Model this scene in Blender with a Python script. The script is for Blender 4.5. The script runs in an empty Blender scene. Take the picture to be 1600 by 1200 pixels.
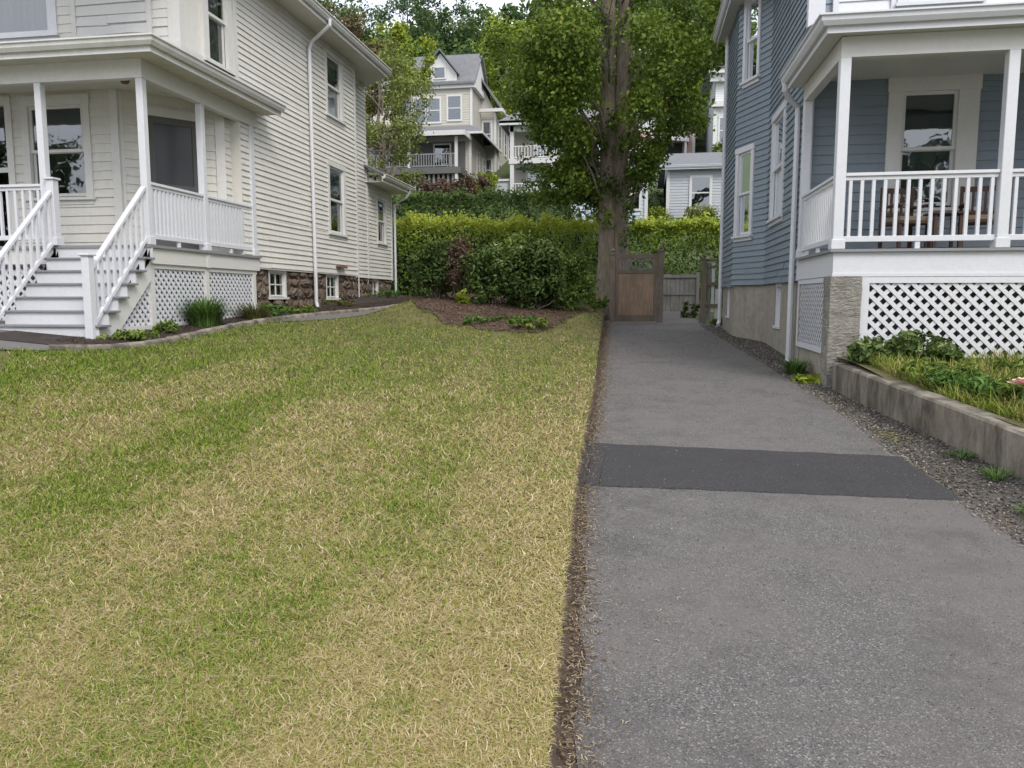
import bpy, math, random
import numpy as np
from mathutils import Vector
random.seed(7); RNG = np.random.default_rng(11)
S = bpy.context.scene
COL = S.collection
R = math.radians

# ------------------------------------------------------------------ camera
cam = bpy.data.objects.new("camera", bpy.data.cameras.new("camera")); COL.objects.link(cam)
cam.location = (0, 0, 1.6)
cam.rotation_euler = (R(90 - 6.419), 0, R(9.404))
cam.data.sensor_width = 36; cam.data.lens = 27.0
cam.data.clip_start = .05; cam.data.clip_end = 1500
S.camera = cam
# ------------------------------------------------------------------ world, sun, exposure
SUN_EL, SUN_AZ = R(44), R(142)          # azimuth clockwise from +Y : behind the camera, to the right
W = bpy.data.worlds.new("World"); S.world = W; W.use_nodes = True
wn = W.node_tree; bg = wn.nodes["Background"]
sky = wn.nodes.new("ShaderNodeTexSky"); sky.sky_type = 'NISHITA'; sky.sun_disc = False
sky.sun_elevation = SUN_EL; sky.sun_rotation = SUN_AZ; sky.dust_density = 3; sky.air_density = 1; sky.ozone_density = 1
tc = wn.nodes.new("ShaderNodeTexCoord"); nz = wn.nodes.new("ShaderNodeTexNoise")
nz.inputs['Scale'].default_value = 2.2; nz.inputs['Detail'].default_value = 6
mp = wn.nodes.new("ShaderNodeMapping"); mp.inputs['Scale'].default_value = (1, 1, 2.5)
wn.links.new(tc.outputs['Generated'], mp.inputs[0]); wn.links.new(mp.outputs[0], nz.inputs['Vector'])
mr = wn.nodes.new("ShaderNodeMapRange"); mr.inputs[1].default_value = .35; mr.inputs[2].default_value = .6
mr.inputs[3].default_value = .62; mr.inputs[4].default_value = .9
wn.links.new(nz.outputs['Fac'], mr.inputs[0])
mx = wn.nodes.new("ShaderNodeMix"); mx.data_type = 'RGBA'
wn.links.new(mr.outputs[0], mx.inputs[0]); wn.links.new(sky.outputs[0], mx.inputs[6])
mx.inputs[7].default_value = (9.6, 9.9, 10.6, 1)
wn.links.new(mx.outputs[2], bg.inputs[0]); bg.inputs[1].default_value = .095
sl = bpy.data.lights.new("sun", 'SUN'); so = bpy.data.objects.new("sun", sl); COL.objects.link(so)
sl.energy = 1.3; sl.angle = R(24); sl.color = (1, .96, .9)
sd = Vector((math.sin(SUN_AZ) * math.cos(SUN_EL), math.cos(SUN_AZ) * math.cos(SUN_EL), math.sin(SUN_EL)))
so.rotation_euler = (-sd).to_track_quat('-Z', 'Y').to_euler()
so.location = (0, -5, 30)
S.view_settings.view_transform = 'Standard'; S.view_settings.look = 'None'
S.view_settings.exposure = .86; S.view_settings.gamma = 1
S.render.engine = 'CYCLES'
S.cycles.max_bounces = 6; S.cycles.transparent_max_bounces = 12; S.cycles.diffuse_bounces = 3

# ------------------------------------------------------------------ materials
def nodes(m):
    m.use_nodes = True; nt = m.node_tree
    return nt, nt.nodes["Principled BSDF"]
def coord(nt, scale=(1, 1, 1), obj=True):
    t = nt.nodes.new("ShaderNodeTexCoord"); m = nt.nodes.new("ShaderNodeMapping"); m.inputs['Scale'].default_value = scale
    g = nt.nodes.new("ShaderNodeNewGeometry")
    nt.links.new(g.outputs['Position'], m.inputs[0]); return m.outputs[0]
def noise(nt, vec, scale, detail=4, rough=.55):
    n = nt.nodes.new("ShaderNodeTexNoise"); n.inputs['Scale'].default_value = scale; n.inputs['Detail'].default_value = detail
    n.inputs['Roughness'].default_value = rough; nt.links.new(vec, n.inputs['Vector']); return n.outputs['Fac']
def ramp(nt, fac, stops):
    r = nt.nodes.new("ShaderNodeValToRGB"); e = r.color_ramp.elements
    while len(e) < len(stops): e.new(.5)
    for k, (p, c) in enumerate(stops):
        e[k].position = p; e[k].color = (*c, 1) if len(c) == 3 else c
    nt.links.new(fac, r.inputs[0]); return r.outputs['Color']
def mixc(nt, fac, a, b, mode='MIX'):
    m = nt.nodes.new("ShaderNodeMix"); m.data_type = 'RGBA'; m.blend_type = mode
    for s, k in ((fac, 0), (a, 6), (b, 7)):
        if isinstance(s, (int, float)): m.inputs[k].default_value = s
        elif isinstance(s, tuple): m.inputs[k].default_value = (*s, 1)
        else: nt.links.new(s, m.inputs[k])
    return m.outputs[2]
def bump(nt, h, bs, strength=.3, dist=.01):
    b = nt.nodes.new("ShaderNodeBump"); b.inputs['Strength'].default_value = strength; b.inputs['Distance'].default_value = dist
    nt.links.new(h, b.inputs['Height']); nt.links.new(b.outputs[0], bs.inputs['Normal'])
def paint(name, c, dirt=(.4, .38, .32), amt=.35, rough=.55, sc=1.5, bs_=.15, stretch=(1, 1, 1)):
    m = bpy.data.materials.new(name); nt, b = nodes(m); v = coord(nt, stretch)
    f1 = noise(nt, v, sc, 6, .65); f2 = noise(nt, v, sc * 14, 3)
    c1 = ramp(nt, f1, [(.38, c), (.75, tuple(c[i] * (1 - amt) + dirt[i] * amt for i in range(3)))])
    st = noise(nt, coord(nt, (9, 9, .5)), 1.3, 5, .7); c1 = mixc(nt, ramp(nt, st, [(.5, (0, 0, 0)), (.72, (amt * .55,) * 3)]), c1, dirt)
    c2 = mixc(nt, ramp(nt, f2, [(.35, (0, 0, 0)), (.75, (.35, .35, .35))]), c1, tuple(x * .8 for x in c))
    nt.links.new(c2, b.inputs['Base Color']); b.inputs['Roughness'].default_value = rough
    bump(nt, f2, b, bs_, .006); return m
def wood(name, c1, c2, sc=(14, 14, 1.2), rough=.8):
    m = bpy.data.materials.new(name); nt, b = nodes(m); v = coord(nt, sc)
    f = noise(nt, v, 3, 6, .7); g = noise(nt, coord(nt), 2.5, 3)
    a = ramp(nt, f, [(.3, c1), (.7, c2)])
    a = mixc(nt, ramp(nt, g, [(.4, (0, 0, 0)), (.8, (.6, .6, .6))]), a, tuple(x * .55 for x in c1))
    nt.links.new(a, b.inputs['Base Color']); b.inputs['Roughness'].default_value = rough
    bump(nt, f, b, .5, .01); return m
M = {}
M['cream'] = paint('cream_siding', (.655, .64, .595), (.40, .37, .30), .38, .6, .8, .2, (1, 1, .6))
M['cream_trim'] = paint('cream_trim', (.655, .64, .595), (.45, .42, .34), .3, .55, 1.2)
M['white'] = paint('white_paint', (.62, .63, .665), (.55, .54, .52), .25, .45, 1.5, .08)
M['white2'] = paint('white_trim', (.62, .615, .59), (.5, .48, .42), .3, .5, 1.2, .1)
M['gutter'] = paint('gutter_aluminium', (.66, .655, .63), (.35, .34, .31), .45, .4, 2.5, .05)
M['soffit'] = paint('soffit_boards', (.62, .60, .53), (.35, .34, .29), .4, .6, 1.5)
M['greyboard'] = paint('grey_deck_paint', (.24, .245, .26), (.15, .14, .13), .4, .6, 3)
M['blue'] = paint('blue_siding', (.205, .25, .295), (.15, .175, .205), .5, .5, .8, .12)
M['bgbeige'] = paint('beige_siding', (.47, .45, .395), (.38, .36, .30), .4, .7, .5)
M['bgwhite'] = paint('pale_siding', (.66, .68, .70), (.5, .5, .5), .4, .7, .5)
M['bgblue'] = paint('pale_blue_siding', (.50, .56, .66), (.4, .45, .52), .4, .7, .5)
M['bgpink'] = paint('pink_siding', (.55, .36, .34), (.45, .3, .28), .4, .7, .5)
M['bggrey'] = paint('light_grey_siding', (.41, .43, .46), (.42, .43, .45), .4, .7, .5)
M['bgtrim'] = paint('far_trim', (.58, .58, .57), (.5, .5, .48), .3, .6, .7)
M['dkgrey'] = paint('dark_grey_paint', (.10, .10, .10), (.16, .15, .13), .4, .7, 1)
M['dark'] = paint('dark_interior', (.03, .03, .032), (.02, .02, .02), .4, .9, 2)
M['roof'] = paint('asphalt_shingle', (.115, .12, .135), (.07, .07, .08), .7, .85, 3, .6)
M['roofl'] = paint('grey_shingle', (.17, .175, .185), (.11, .11, .12), .7, .9, 3, .6)
M['gatewood'] = wood('gate_cedar', (.22, .145, .095), (.40, .28, .19))
M['postwood'] = wood('post_cedar', (.12, .092, .068), (.24, .19, .145))
M['oldwood'] = wood('weathered_wood', (.15, .145, .135), (.30, .29, .275))
M['brownfence'] = wood('brown_fence', (.09, .05, .035), (.16, .10, .07))
M['chairwood'] = wood('chair_wood', (.05, .028, .02), (.10, .055, .038))
M['tan'] = paint('tan_cloth', (.2, .16, .11), (.3, .22, .14), .4, .9, 4)
M['blind'] = paint('window_blind', (.42, .46, .42), (.3, .33, .31), .4, .8, 2)
M['greenblind'] = paint('green_grey_shade', (.16, .20, .18), (.11, .14, .125), .5, .6, 3)
M['curtain'] = paint('white_curtain', (.62, .62, .6), (.4, .4, .4), .4, .9, 3, .3, (6, 6, .6))
M['rose'] = paint('rose_petal', (.75, .45, .40), (.8, .6, .5), .4, .6, 20)
M['rust'] = paint('rusty_metal', (.2, .11, .07), (.1, .07, .05), .5, .8, 8)

def glass():
    m = bpy.data.materials.new('window_glass'); m.use_nodes = True; nt = m.node_tree; nt.nodes.clear()
    o = nt.nodes.new("ShaderNodeOutputMaterial"); mx = nt.nodes.new("ShaderNodeMixShader")
    t = nt.nodes.new("ShaderNodeBsdfTransparent"); t.inputs[0].default_value = (.55, .58, .58, 1)
    g = nt.nodes.new("ShaderNodeBsdfGlossy"); g.inputs['Roughness'].default_value = .02; g.inputs[0].default_value = (.85, .88, .92, 1)
    f = nt.nodes.new("ShaderNodeFresnel"); f.inputs[0].default_value = 1.5
    a = nt.nodes.new("ShaderNodeMath"); a.operation = 'MULTIPLY_ADD'; a.inputs[1].default_value = 1.2; a.inputs[2].default_value = .13
    n = nt.nodes.new("ShaderNodeTexNoise"); n.inputs['Scale'].default_value = 1.6; b = nt.nodes.new("ShaderNodeBump"); b.inputs['Distance'].default_value = .02; b.inputs['Strength'].default_value = .25
    gg = nt.nodes.new("ShaderNodeNewGeometry"); nt.links.new(gg.outputs['Position'], n.inputs['Vector'])
    nt.links.new(n.outputs['Fac'], b.inputs['Height']); nt.links.new(b.outputs[0], g.inputs['Normal'])
    nt.links.new(f.outputs[0], a.inputs[0]); nt.links.new(a.outputs[0], mx.inputs[0])
    nt.links.new(t.outputs[0], mx.inputs[1]); nt.links.new(g.outputs[0], mx.inputs[2]); nt.links.new(mx.outputs[0], o.inputs[0]); return m
M['glass'] = glass()

def stonewall():
    m = bpy.data.materials.new('brown_fieldstone'); nt, b = nodes(m)
    v = coord(nt, (1, 1, 1.25)); w = nt.nodes.new("ShaderNodeTexNoise"); w.inputs['Scale'].default_value = 3; nt.links.new(v, w.inputs['Vector'])
    ad = nt.nodes.new("ShaderNodeVectorMath"); ad.operation = 'MULTIPLY_ADD'; ad.inputs[1].default_value = (.25,) * 3
    nt.links.new(w.outputs['Color'], ad.inputs[0]); nt.links.new(v, ad.inputs[2])
    def vor(feat):
        k = nt.nodes.new("ShaderNodeTexVoronoi"); k.feature = feat; k.inputs['Scale'].default_value = 3.4; nt.links.new(ad.outputs[0], k.inputs['Vector']); return k
    e = vor('DISTANCE_TO_EDGE'); c = vor('F1')
    sx = nt.nodes.new("ShaderNodeSeparateColor"); nt.links.new(c.outputs['Color'], sx.inputs[0])
    col = ramp(nt, sx.outputs[0], [(0, (.13, .08, .05)), (.35, (.23, .15, .10)), (.7, (.30, .23, .165)), (1, (.19, .16, .13))])
    f = noise(nt, v, 22, 5); col = mixc(nt, f, col, (.06, .045, .035), 'MIX')
    j = ramp(nt, e.outputs['Distance'], [(.0, (0, 0, 0)), (.045, (1, 1, 1))])
    col = mixc(nt, j, (.115, .10, .085), col)
    nt.links.new(col, b.inputs['Base Color']); b.inputs['Roughness'].default_value = .9
    h = ramp(nt, e.outputs['Distance'], [(0, (0, 0, 0)), (.16, (1, 1, 1))]); bump(nt, h, b, 1, .05); return m
M['stone'] = stonewall()
def concrete(name, c=(.33, .31, .27), stain=(.11, .10, .075), amt=.8, low=.45):
    m = bpy.data.materials.new(name); nt, b = nodes(m)
    f = noise(nt, coord(nt, (1, 1, .35)), 3.2, 8, .72); g = noise(nt, coord(nt), 45, 4); k = noise(nt, coord(nt), 9, 5)
    col = ramp(nt, f, [(low, c), (low + .2, tuple(c[i] * (1 - amt) + stain[i] * amt for i in range(3)))])
    col = mixc(nt, ramp(nt, k, [(.45, (0, 0, 0)), (.7, (.6, .6, .6))]), col, tuple(x * .6 for x in c))
    col = mixc(nt, ramp(nt, g, [(.5, (0, 0, 0)), (.75, (.4, .4, .4))]), col, (.12, .11, .09))
    nt.links.new(col, b.inputs['Base Color']); b.inputs['Roughness'].default_value = .92; bump(nt, g, b, .5, .008); return m
M['conc'] = concrete('foundation_concrete', (.34, .31, .26), (.2, .17, .12), .8, .5)
M['concwall'] = concrete('stained_concrete', (.30, .265, .21), (.06, .052, .038), .9, .38)
def roughblock():
    m = concrete('rockface_block', (.36, .34, .30), (.2, .18, .15)); nt = m.node_tree; b = nt.nodes["Principled BSDF"]
    f = noise(nt, coord(nt, (1, 1, 2.2)), 16, 6, .7); bump(nt, f, b, 1, .06); return m
M['block'] = roughblock()
def asphalt(name, lo, hi, tint, spk=.5):
    m = bpy.data.materials.new(name); nt, b = nodes(m); v = coord(nt)
    k = nt.nodes.new("ShaderNodeTexVoronoi"); k.inputs['Scale'].default_value = 150; nt.links.new(v, k.inputs['Vector'])
    sx = nt.nodes.new("ShaderNodeSeparateColor"); nt.links.new(k.outputs['Color'], sx.inputs[0])
    f = noise(nt, v, 170, 3, .7); big = noise(nt, v, .8, 7, .62); mid = noise(nt, v, 5, 6, .75)
    col = ramp(nt, f, [(.35, lo), (.65, hi)])
    col = mixc(nt, ramp(nt, sx.outputs[0], [(.78, (0, 0, 0)), (.95, (spk * 1.5,) * 3)]), col, (.32, .30, .275))
    col = mixc(nt, ramp(nt, sx.outputs[1], [(.6, (0, 0, 0)), (1, (.7,) * 3)]), col, tuple(x * .45 for x in lo))
    col = mixc(nt, ramp(nt, big, [(.38, (0, 0, 0)), (.62, (.75,) * 3)]), col, tint)
    big2 = noise(nt, v, 2.3, 6, .7); col = mixc(nt, ramp(nt, big2, [(.5, (0, 0, 0)), (.72, (.45,) * 3)]), col, tuple(x * .7 for x in lo))
    col = mixc(nt, ramp(nt, mid, [(.45, (0, 0, 0)), (.8, (.3,) * 3)]), col, tuple(x * .6 for x in lo))
    nt.links.new(col, b.inputs['Base Color']); b.inputs['Roughness'].default_value = .85
    bump(nt, k.outputs['Distance'], b, .6, .006); return m
M['asphalt'] = asphalt('old_asphalt', (.06, .058, .056), (.168, .160, .152), (.14, .124, .118))
M['patch'] = asphalt('fresh_asphalt', (.024, .023, .0255), (.044, .042, .045), (.037, .034, .036), .14)
def soil(name, cs, sc=30, b_=.8, dist=.03):
    m = bpy.data.materials.new(name); nt, b = nodes(m); v = coord(nt)
    f = noise(nt, v, sc, 6, .7); g = noise(nt, v, 1.7, 5, .65)
    n = len(cs); c = ramp(nt, f, [(.3 + .4 * i / (n - 1), cs[i]) for i in range(n)])
    c = mixc(nt, ramp(nt, g, [(.4, (0, 0, 0)), (.7, (.6,) * 3)]), c, tuple(x * .7 for x in cs[0]))
    nt.links.new(c, b.inputs['Base Color']); b.inputs['Roughness'].default_value = .95; bump(nt, f, b, b_, dist); return m
M['soil'] = soil('edge_soil', [(.05, .035, .025), (.12, .085, .06), (.2, .15, .105)], 40)
M['bed'] = soil('bed_mulch', [(.018, .013, .01), (.045, .033, .026), (.075, .058, .047)], 28)
M['mulch'] = soil('bark_mulch', [(.055, .032, .022), (.12, .075, .05), (.19, .135, .095)], 26)
M['turf'] = soil('turf_floor', [(.07, .065, .02), (.16, .14, .05), (.25, .205, .085)], 55, .8, .02)
M['hillside'] = soil('hillside_ground', [(.03, .045, .015), (.06, .085, .025), (.09, .10, .04)], 2)
M['gravelbed'] = soil('gravel_fines', [(.06, .053, .045), (.12, .108, .095), (.19, .17, .15)], 60)
M['walk'] = asphalt('walk_asphalt', (.12, .11, .105), (.2, .185, .175), (.15, .14, .135), .2)
def rndmat(name, stops, transl=.25, rough=.6, spec=.3, attr='rnd'):
    m = bpy.data.materials.new(name); nt, b = nodes(m)
    a = nt.nodes.new("ShaderNodeAttribute"); a.attribute_name = attr
    c = ramp(nt, a.outputs['Fac'], stops); nt.links.new(c, b.inputs['Base Color'])
    b.inputs['Roughness'].default_value = rough; b.inputs['Specular IOR Level'].default_value = spec
    if transl:
        t = nt.nodes.new("ShaderNodeBsdfTranslucent"); nt.links.new(c, t.inputs[0])
        mx = nt.nodes.new("ShaderNodeMixShader"); mx.inputs[0].default_value = transl
        nt.links.new(b.outputs[0], mx.inputs[1]); nt.links.new(t.outputs[0], mx.inputs[2])
        nt.links.new(mx.outputs[0], nt.nodes["Material Output"].inputs[0])
    return m
M['leaf_tree'] = rndmat('maple_leaf', [(0, (.045, .085, .012)), (.4, (.10, .16, .018)), (.75, (.17, .235, .028)), (1, (.29, .33, .055))])
M['leaf_dark'] = rndmat('dark_leaf', [(0, (.022, .05, .014)), (.5, (.045, .085, .02)), (1, (.10, .15, .035))])
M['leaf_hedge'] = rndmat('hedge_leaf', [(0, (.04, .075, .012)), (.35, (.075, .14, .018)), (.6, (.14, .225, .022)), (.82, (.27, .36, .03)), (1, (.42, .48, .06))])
M['leaf_hedge2'] = rndmat('far_hedge_leaf', [(0, (.03, .06, .014)), (.5, (.06, .115, .022)), (1, (.14, .2, .04))])
M['leaf_yel'] = rndmat('yellow_green_leaf', [(0, (.10, .15, .016)), (.5, (.22, .29, .028)), (1, (.40, .43, .06))])
M['leaf_forest'] = rndmat('forest_leaf', [(0, (.04, .08, .028)), (.5, (.075, .135, .04)), (1, (.14, .20, .06))])
M['leaf_red'] = rndmat('reddish_leaf', [(0, (.085, .055, .032)), (.45, (.14, .105, .05)), (.7, (.13, .16, .04)), (1, (.22, .26, .06))])
M['leaf_small'] = rndmat('thin_leaf', [(0, (.08, .10, .025)), (.5, (.17, .21, .045)), (1, (.28, .31, .08))])
M['leaf_bush'] = rndmat('bush_leaf', [(0, (.03, .055, .014)), (.5, (.07, .115, .026)), (.75, (.11, .165, .04)), (.88, (.20, .25, .085)), (1, (.36, .40, .18))])  # palest stops paint leaf highlights into the colour
M['leaf_bright'] = rndmat('bright_bush_leaf', [(0, (.045, .08, .018)), (.5, (.11, .17, .03)), (.9, (.22, .28, .05)), (1, (.3, .32, .1))])
M['dead'] = rndmat('dead_branch_leaf', [(0, (.06, .035, .025)), (.6, (.13, .085, .06)), (1, (.2, .14, .1))], .1)
M['grassplant'] = rndmat('grass_plant', [(0, (.04, .09, .02)), (.5, (.08, .17, .03)), (1, (.17, .27, .06))])
M['brownplant'] = rndmat('browning_plant', [(0, (.07, .10, .025)), (.5, (.13, .15, .04)), (1, (.22, .15, .07))])
M['blade'] = rndmat('lawn_blade', [(0, (.06, .11, .012)), (.16, (.12, .20, .018)), (.3, (.20, .27, .03)), (.42, (.28, .29, .055)), (.5, (.33, .275, .10)), (.7, (.43, .34, .155)), (.9, (.53, .43, .24)), (1, (.70, .60, .40))], .12, .7, .2)
M['straw'] = rndmat('straw_bits', [(0, (.07, .05, .035)), (.5, (.21, .15, .095)), (1, (.50, .41, .27))], 0, .8, .2)
M['chips'] = rndmat('bark_chips', [(0, (.05, .028, .02)), (.5, (.13, .08, .055)), (1, (.28, .2, .14))], 0, .85, .2)
M['pebbles'] = rndmat('gravel_stones', [(0, (.045, .04, .036)), (.5, (.10, .09, .082)), (.9, (.18, .165, .145)), (1, (.36, .34, .30))], 0, .85, .3)
def bark():
    m = bpy.data.materials.new('tree_bark'); nt, b = nodes(m)
    f = noise(nt, coord(nt, (1, 1, .14)), 22, 6, .7); g = noise(nt, coord(nt), 2.5, 4)
    c = ramp(nt, f, [(.3, (.11, .085, .062)), (.65, (.30, .25, .195))]); c = mixc(nt, ramp(nt, g, [(.45, (0, 0, 0)), (.7, (.5,) * 3)]), c, (.12, .125, .075))
    nt.links.new(c, b.inputs['Base Color']); b.inputs['Roughness'].default_value = .95; bump(nt, f, b, 1, .04); return m
M['bark'] = bark()

# ------------------------------------------------------------------ mesh helpers
def tag(o, label=None, cat=None, group=None, kind=None):
    for k, v in (('label', label), ('category', cat), ('group', group), ('kind', kind)):
        if v: o[k] = v
    return o
ORG = {}
def thing(name, loc, label, cat, group=None):
    o = bpy.data.objects.new(name, None); COL.objects.link(o); o.location = loc; o.empty_display_size = .2
    ORG[o] = Vector(loc); return tag(o, label, cat, group)
def link(name, me, mat, parent, org):
    o = bpy.data.objects.new(name, me); COL.objects.link(o)
    if mat: me.materials.append(mat)
    ORG[o] = org
    if parent is not None: o.parent = parent
    else: o.location = org
    return o
class MB:
    def __init__(s): s.v = []; s.f = []
    def add(s, vs, fs):
        n = len(s.v); s.v += [tuple(p) for p in vs]; s.f += [tuple(i + n for i in f) for f in fs]; return s
    def hexa(s, p):   # 8 points: bottom 4 ccw, top 4
        return s.add(p, [(3, 2, 1, 0), (4, 5, 6, 7), (0, 1, 5, 4), (1, 2, 6, 5), (2, 3, 7, 6), (3, 0, 4, 7)])
    def box(s, x0, x1, y0, y1, z0, z1):
        return s.hexa([(x0, y0, z0), (x1, y0, z0), (x1, y1, z0), (x0, y1, z0), (x0, y0, z1), (x1, y0, z1), (x1, y1, z1), (x0, y1, z1)])
    def fbox(s, F, s0, s1, o0, o1, z0, z1):
        P = F.P
        return s.hexa([P(s0, o1, z0), P(s1, o1, z0), P(s1, o0, z0), P(s0, o0, z0), P(s0, o1, z1), P(s1, o1, z1), P(s1, o0, z1), P(s0, o0, z1)])
    def fprism(s, F, poly, o0, o1):
        n = len(poly); a = [F.P(x, o1, z) for x, z in poly] + [F.P(x, o0, z) for x, z in poly]
        return s.add(a, [tuple(range(n)), tuple(range(2 * n - 1, n - 1, -1))] + [((i + 1) % n, i, i + n, (i + 1) % n + n) for i in range(n)])
    def slab(s, pts, t):   # polygon of 3D points extruded down by t
        n = len(pts); a = list(pts) + [(p[0], p[1], p[2] - t) for p in pts]
        return s.add(a, [tuple(range(n)), tuple(range(2 * n - 1, n - 1, -1))] + [((i + 1) % n, i, i + n, (i + 1) % n + n) for i in range(n)])
    def tube(s, path, r, n=8, caps=True):
        path = [Vector(p) for p in path]; k = len(path); rr = r if isinstance(r, (list, tuple)) else [r] * k
        base = len(s.v); up0 = None
        for i, p in enumerate(path):
            d = (path[min(i + 1, k - 1)] - path[max(i - 1, 0)]).normalized()
            if up0 is None: up0 = d.orthogonal().normalized()
            up0 = (up0 - d * up0.dot(d)).normalized(); b = d.cross(up0)
            for j in range(n):
                a = 2 * math.pi * j / n; s.v.append(tuple(p + (up0 * math.cos(a) + b * math.sin(a)) * rr[i]))
        for i in range(k - 1):
            for j in range(n):
                j2 = (j + 1) % n; s.f.append((base + i * n + j, base + i * n + j2, base + (i + 1) * n + j2, base + (i + 1) * n + j))
        if caps: s.f += [tuple(base + j for j in range(n - 1, -1, -1)), tuple(base + (k - 1) * n + j for j in range(n))]
        return s
    def build(s, name, mat, parent=None, label=None, cat=None, group=None, kind=None, smooth=False, bevel=0):
        org = ORG[parent] if parent is not None else None
        if org is None:
            a = np.array(s.v); org = Vector(((a[:, 0].min() + a[:, 0].max()) / 2, (a[:, 1].min() + a[:, 1].max()) / 2, a[:, 2].min()))
        me = bpy.data.meshes.new(name)
        me.from_pydata([(p[0] - org[0], p[1] - org[1], p[2] - org[2]) for p in s.v], [], s.f); me.update()
        if smooth: me.polygons.foreach_set('use_smooth', [True] * len(me.polygons))
        o = link(name, me, M[mat] if isinstance(mat, str) else mat, parent, org)
        if bevel:
            b = o.modifiers.new('b', 'BEVEL'); b.width = bevel; b.segments = 1
        return tag(o, label, cat, group, kind)
class Fr:
    def __init__(s, o, d, n=None):
        l = math.hypot(*d); s.o = o; s.d = (d[0] / l, d[1] / l); s.n = n or (s.d[1], -s.d[0])
    def P(s, a, out, z): return (s.o[0] + s.d[0] * a + s.n[0] * out, s.o[1] + s.d[1] * a + s.n[1] * out, z)
def np_mesh(name, V, sizes, mat, parent=None, attr=None, aname='rnd', smooth=False):
    """V: (n,3) verts laid out face by face is not required; sizes = list of index arrays (faces,k)"""
    org = ORG[parent] if parent is not None else Vector((float((V[:, 0].min() + V[:, 0].max()) / 2), float((V[:, 1].min() + V[:, 1].max()) / 2), float(V[:, 2].min())))
    me = bpy.data.meshes.new(name); V = V - np.array(org)
    me.vertices.add(len(V)); me.vertices.foreach_set('co', V.astype(np.float32).ravel())
    idx = np.concatenate([a.ravel() for a in sizes]); cnt = np.concatenate([np.full(len(a), a.shape[1]) for a in sizes])
    me.loops.add(len(idx)); me.loops.foreach_set('vertex_index', idx.astype(np.int32))
    me.polygons.add(len(cnt)); st = np.concatenate([[0], np.cumsum(cnt)[:-1]])
    me.polygons.foreach_set('loop_start', st.astype(np.int32))
    if attr is not None:
        at = me.attributes.new(aname, 'FLOAT', 'FACE'); at.data.foreach_set('value', attr.astype(np.float32))
    if smooth: me.polygons.foreach_set('use_smooth', np.ones(len(cnt), bool))
    me.update(calc_edges=True)
    return link(name, me, M[mat] if isinstance(mat, str) else mat, parent, org)
def unit(a): return a / np.maximum(np.linalg.norm(a, axis=1, keepdims=True), 1e-9)
def leaf_mesh(name, C, N, L, wd, rnd, mat, parent, fold=.25):
    """C centres, N normals, L lengths: two folded triangles a leaf"""
    n = len(C); t = unit(np.cross(N, RNG.normal(size=(n, 3)))); b = np.cross(N, t); L = L[:, None]
    V = np.stack([C - t * L / 2, C + b * L * wd / 2 + N * L * fold * .5, C + t * L / 2 - N * L * .12, C - b * L * wd / 2 + N * L * fold * .5], 1).reshape(-1, 3)
    k = np.arange(n)[:, None] * 4
    F = np.concatenate([k + np.array([[0, 1, 2]]), k + np.array([[0, 2, 3]])], 1).reshape(-1, 3)
    return np_mesh(name, V, [F], mat, parent, np.repeat(rnd, 2))
def cluster_leaves(name, cen, rad, per, size, mat, parent, wd=.6, flat=.75, bias=0., tip=.0, spread=.35):
    cen = np.array(cen, float); rad = np.array(rad, float); n = len(cen); per_c = np.maximum(4, (per * (rad / rad.mean()) ** 2).astype(int))
    i = np.repeat(np.arange(n), per_c); m = len(i)
    d = unit(RNG.normal(size=(m, 3))); rr = rad[i] * (RNG.random(m) ** .45) * (1 + spread * RNG.normal(size=m) * .5)
    P = cen[i] + d * rr[:, None] * np.array([1, 1, flat])
    N = unit(d * .8 + RNG.normal(size=(m, 3)) * .75 + np.array([0, 0, .55]))
    crn = RNG.random(n)
    rnd = np.clip(.42 * crn[i] + .38 * RNG.random(m) + bias + tip * np.clip(d[:, 2], 0, 1), 0, 1)
    return leaf_mesh(name, P, N, size * (.6 + .8 * RNG.random(m)), wd, rnd, mat, parent)
def vnoise(x, y, sc, seed=0):
    g = np.random.default_rng(seed).random((64, 64)); x = x * sc + 1000.3; y = y * sc + 1000.7
    xi = np.floor(x).astype(int); yi = np.floor(y).astype(int); fx = x - xi; fy = y - yi
    fx = fx * fx * (3 - 2 * fx); fy = fy * fy * (3 - 2 * fy)
    a = g[xi % 64, yi % 64]; b = g[(xi + 1) % 64, yi % 64]; c = g[xi % 64, (yi + 1) % 64]; d = g[(xi + 1) % 64, (yi + 1) % 64]
    return (a * (1 - fx) + b * fx) * (1 - fy) + (c * (1 - fx) + d * fx) * fy
def sm(t): t = np.clip(t, 0, 1); return t * t * (3 - 2 * t)

# ------------------------------------------------------------------ terrain
HY = [-60, 0, 21, 27, 29, 34, 40, 48, 60, 80, 115, 150, 400]
HZ = [-2.7, 0, .945, 1.15, 2.4, 4.3, 5.3, 8.3, 12.2, 20.5, 36, 39, 41]
def DE(y): return np.interp(y, [-5, 2.3, 5.3, 6.9, 10.2, 19.7, 24], [-.02, -.17, -.35, -.39, -.49, -.84, -.95])     # asphalt left edge
def LE(y): return np.interp(y, [-5, 2.3, 5.4, 6.9, 10.2, 19.7, 24], [-.1, -.26, -.43, -.47, -.56, -.92, -1.1])    # lawn edge
def DR(y): return np.interp(y, [-5, 4.6, 5.5, 9.1, 12, 19.7, 26], [2.35, 2.2, 2.14, 2.14, 2.0, 1.55, 1.6])       # asphalt right edge
def WX(y): return np.interp(y, [-2, 5.85, 9.93], [3.5, 2.69, 2.37])                                                   # garden wall face
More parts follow.
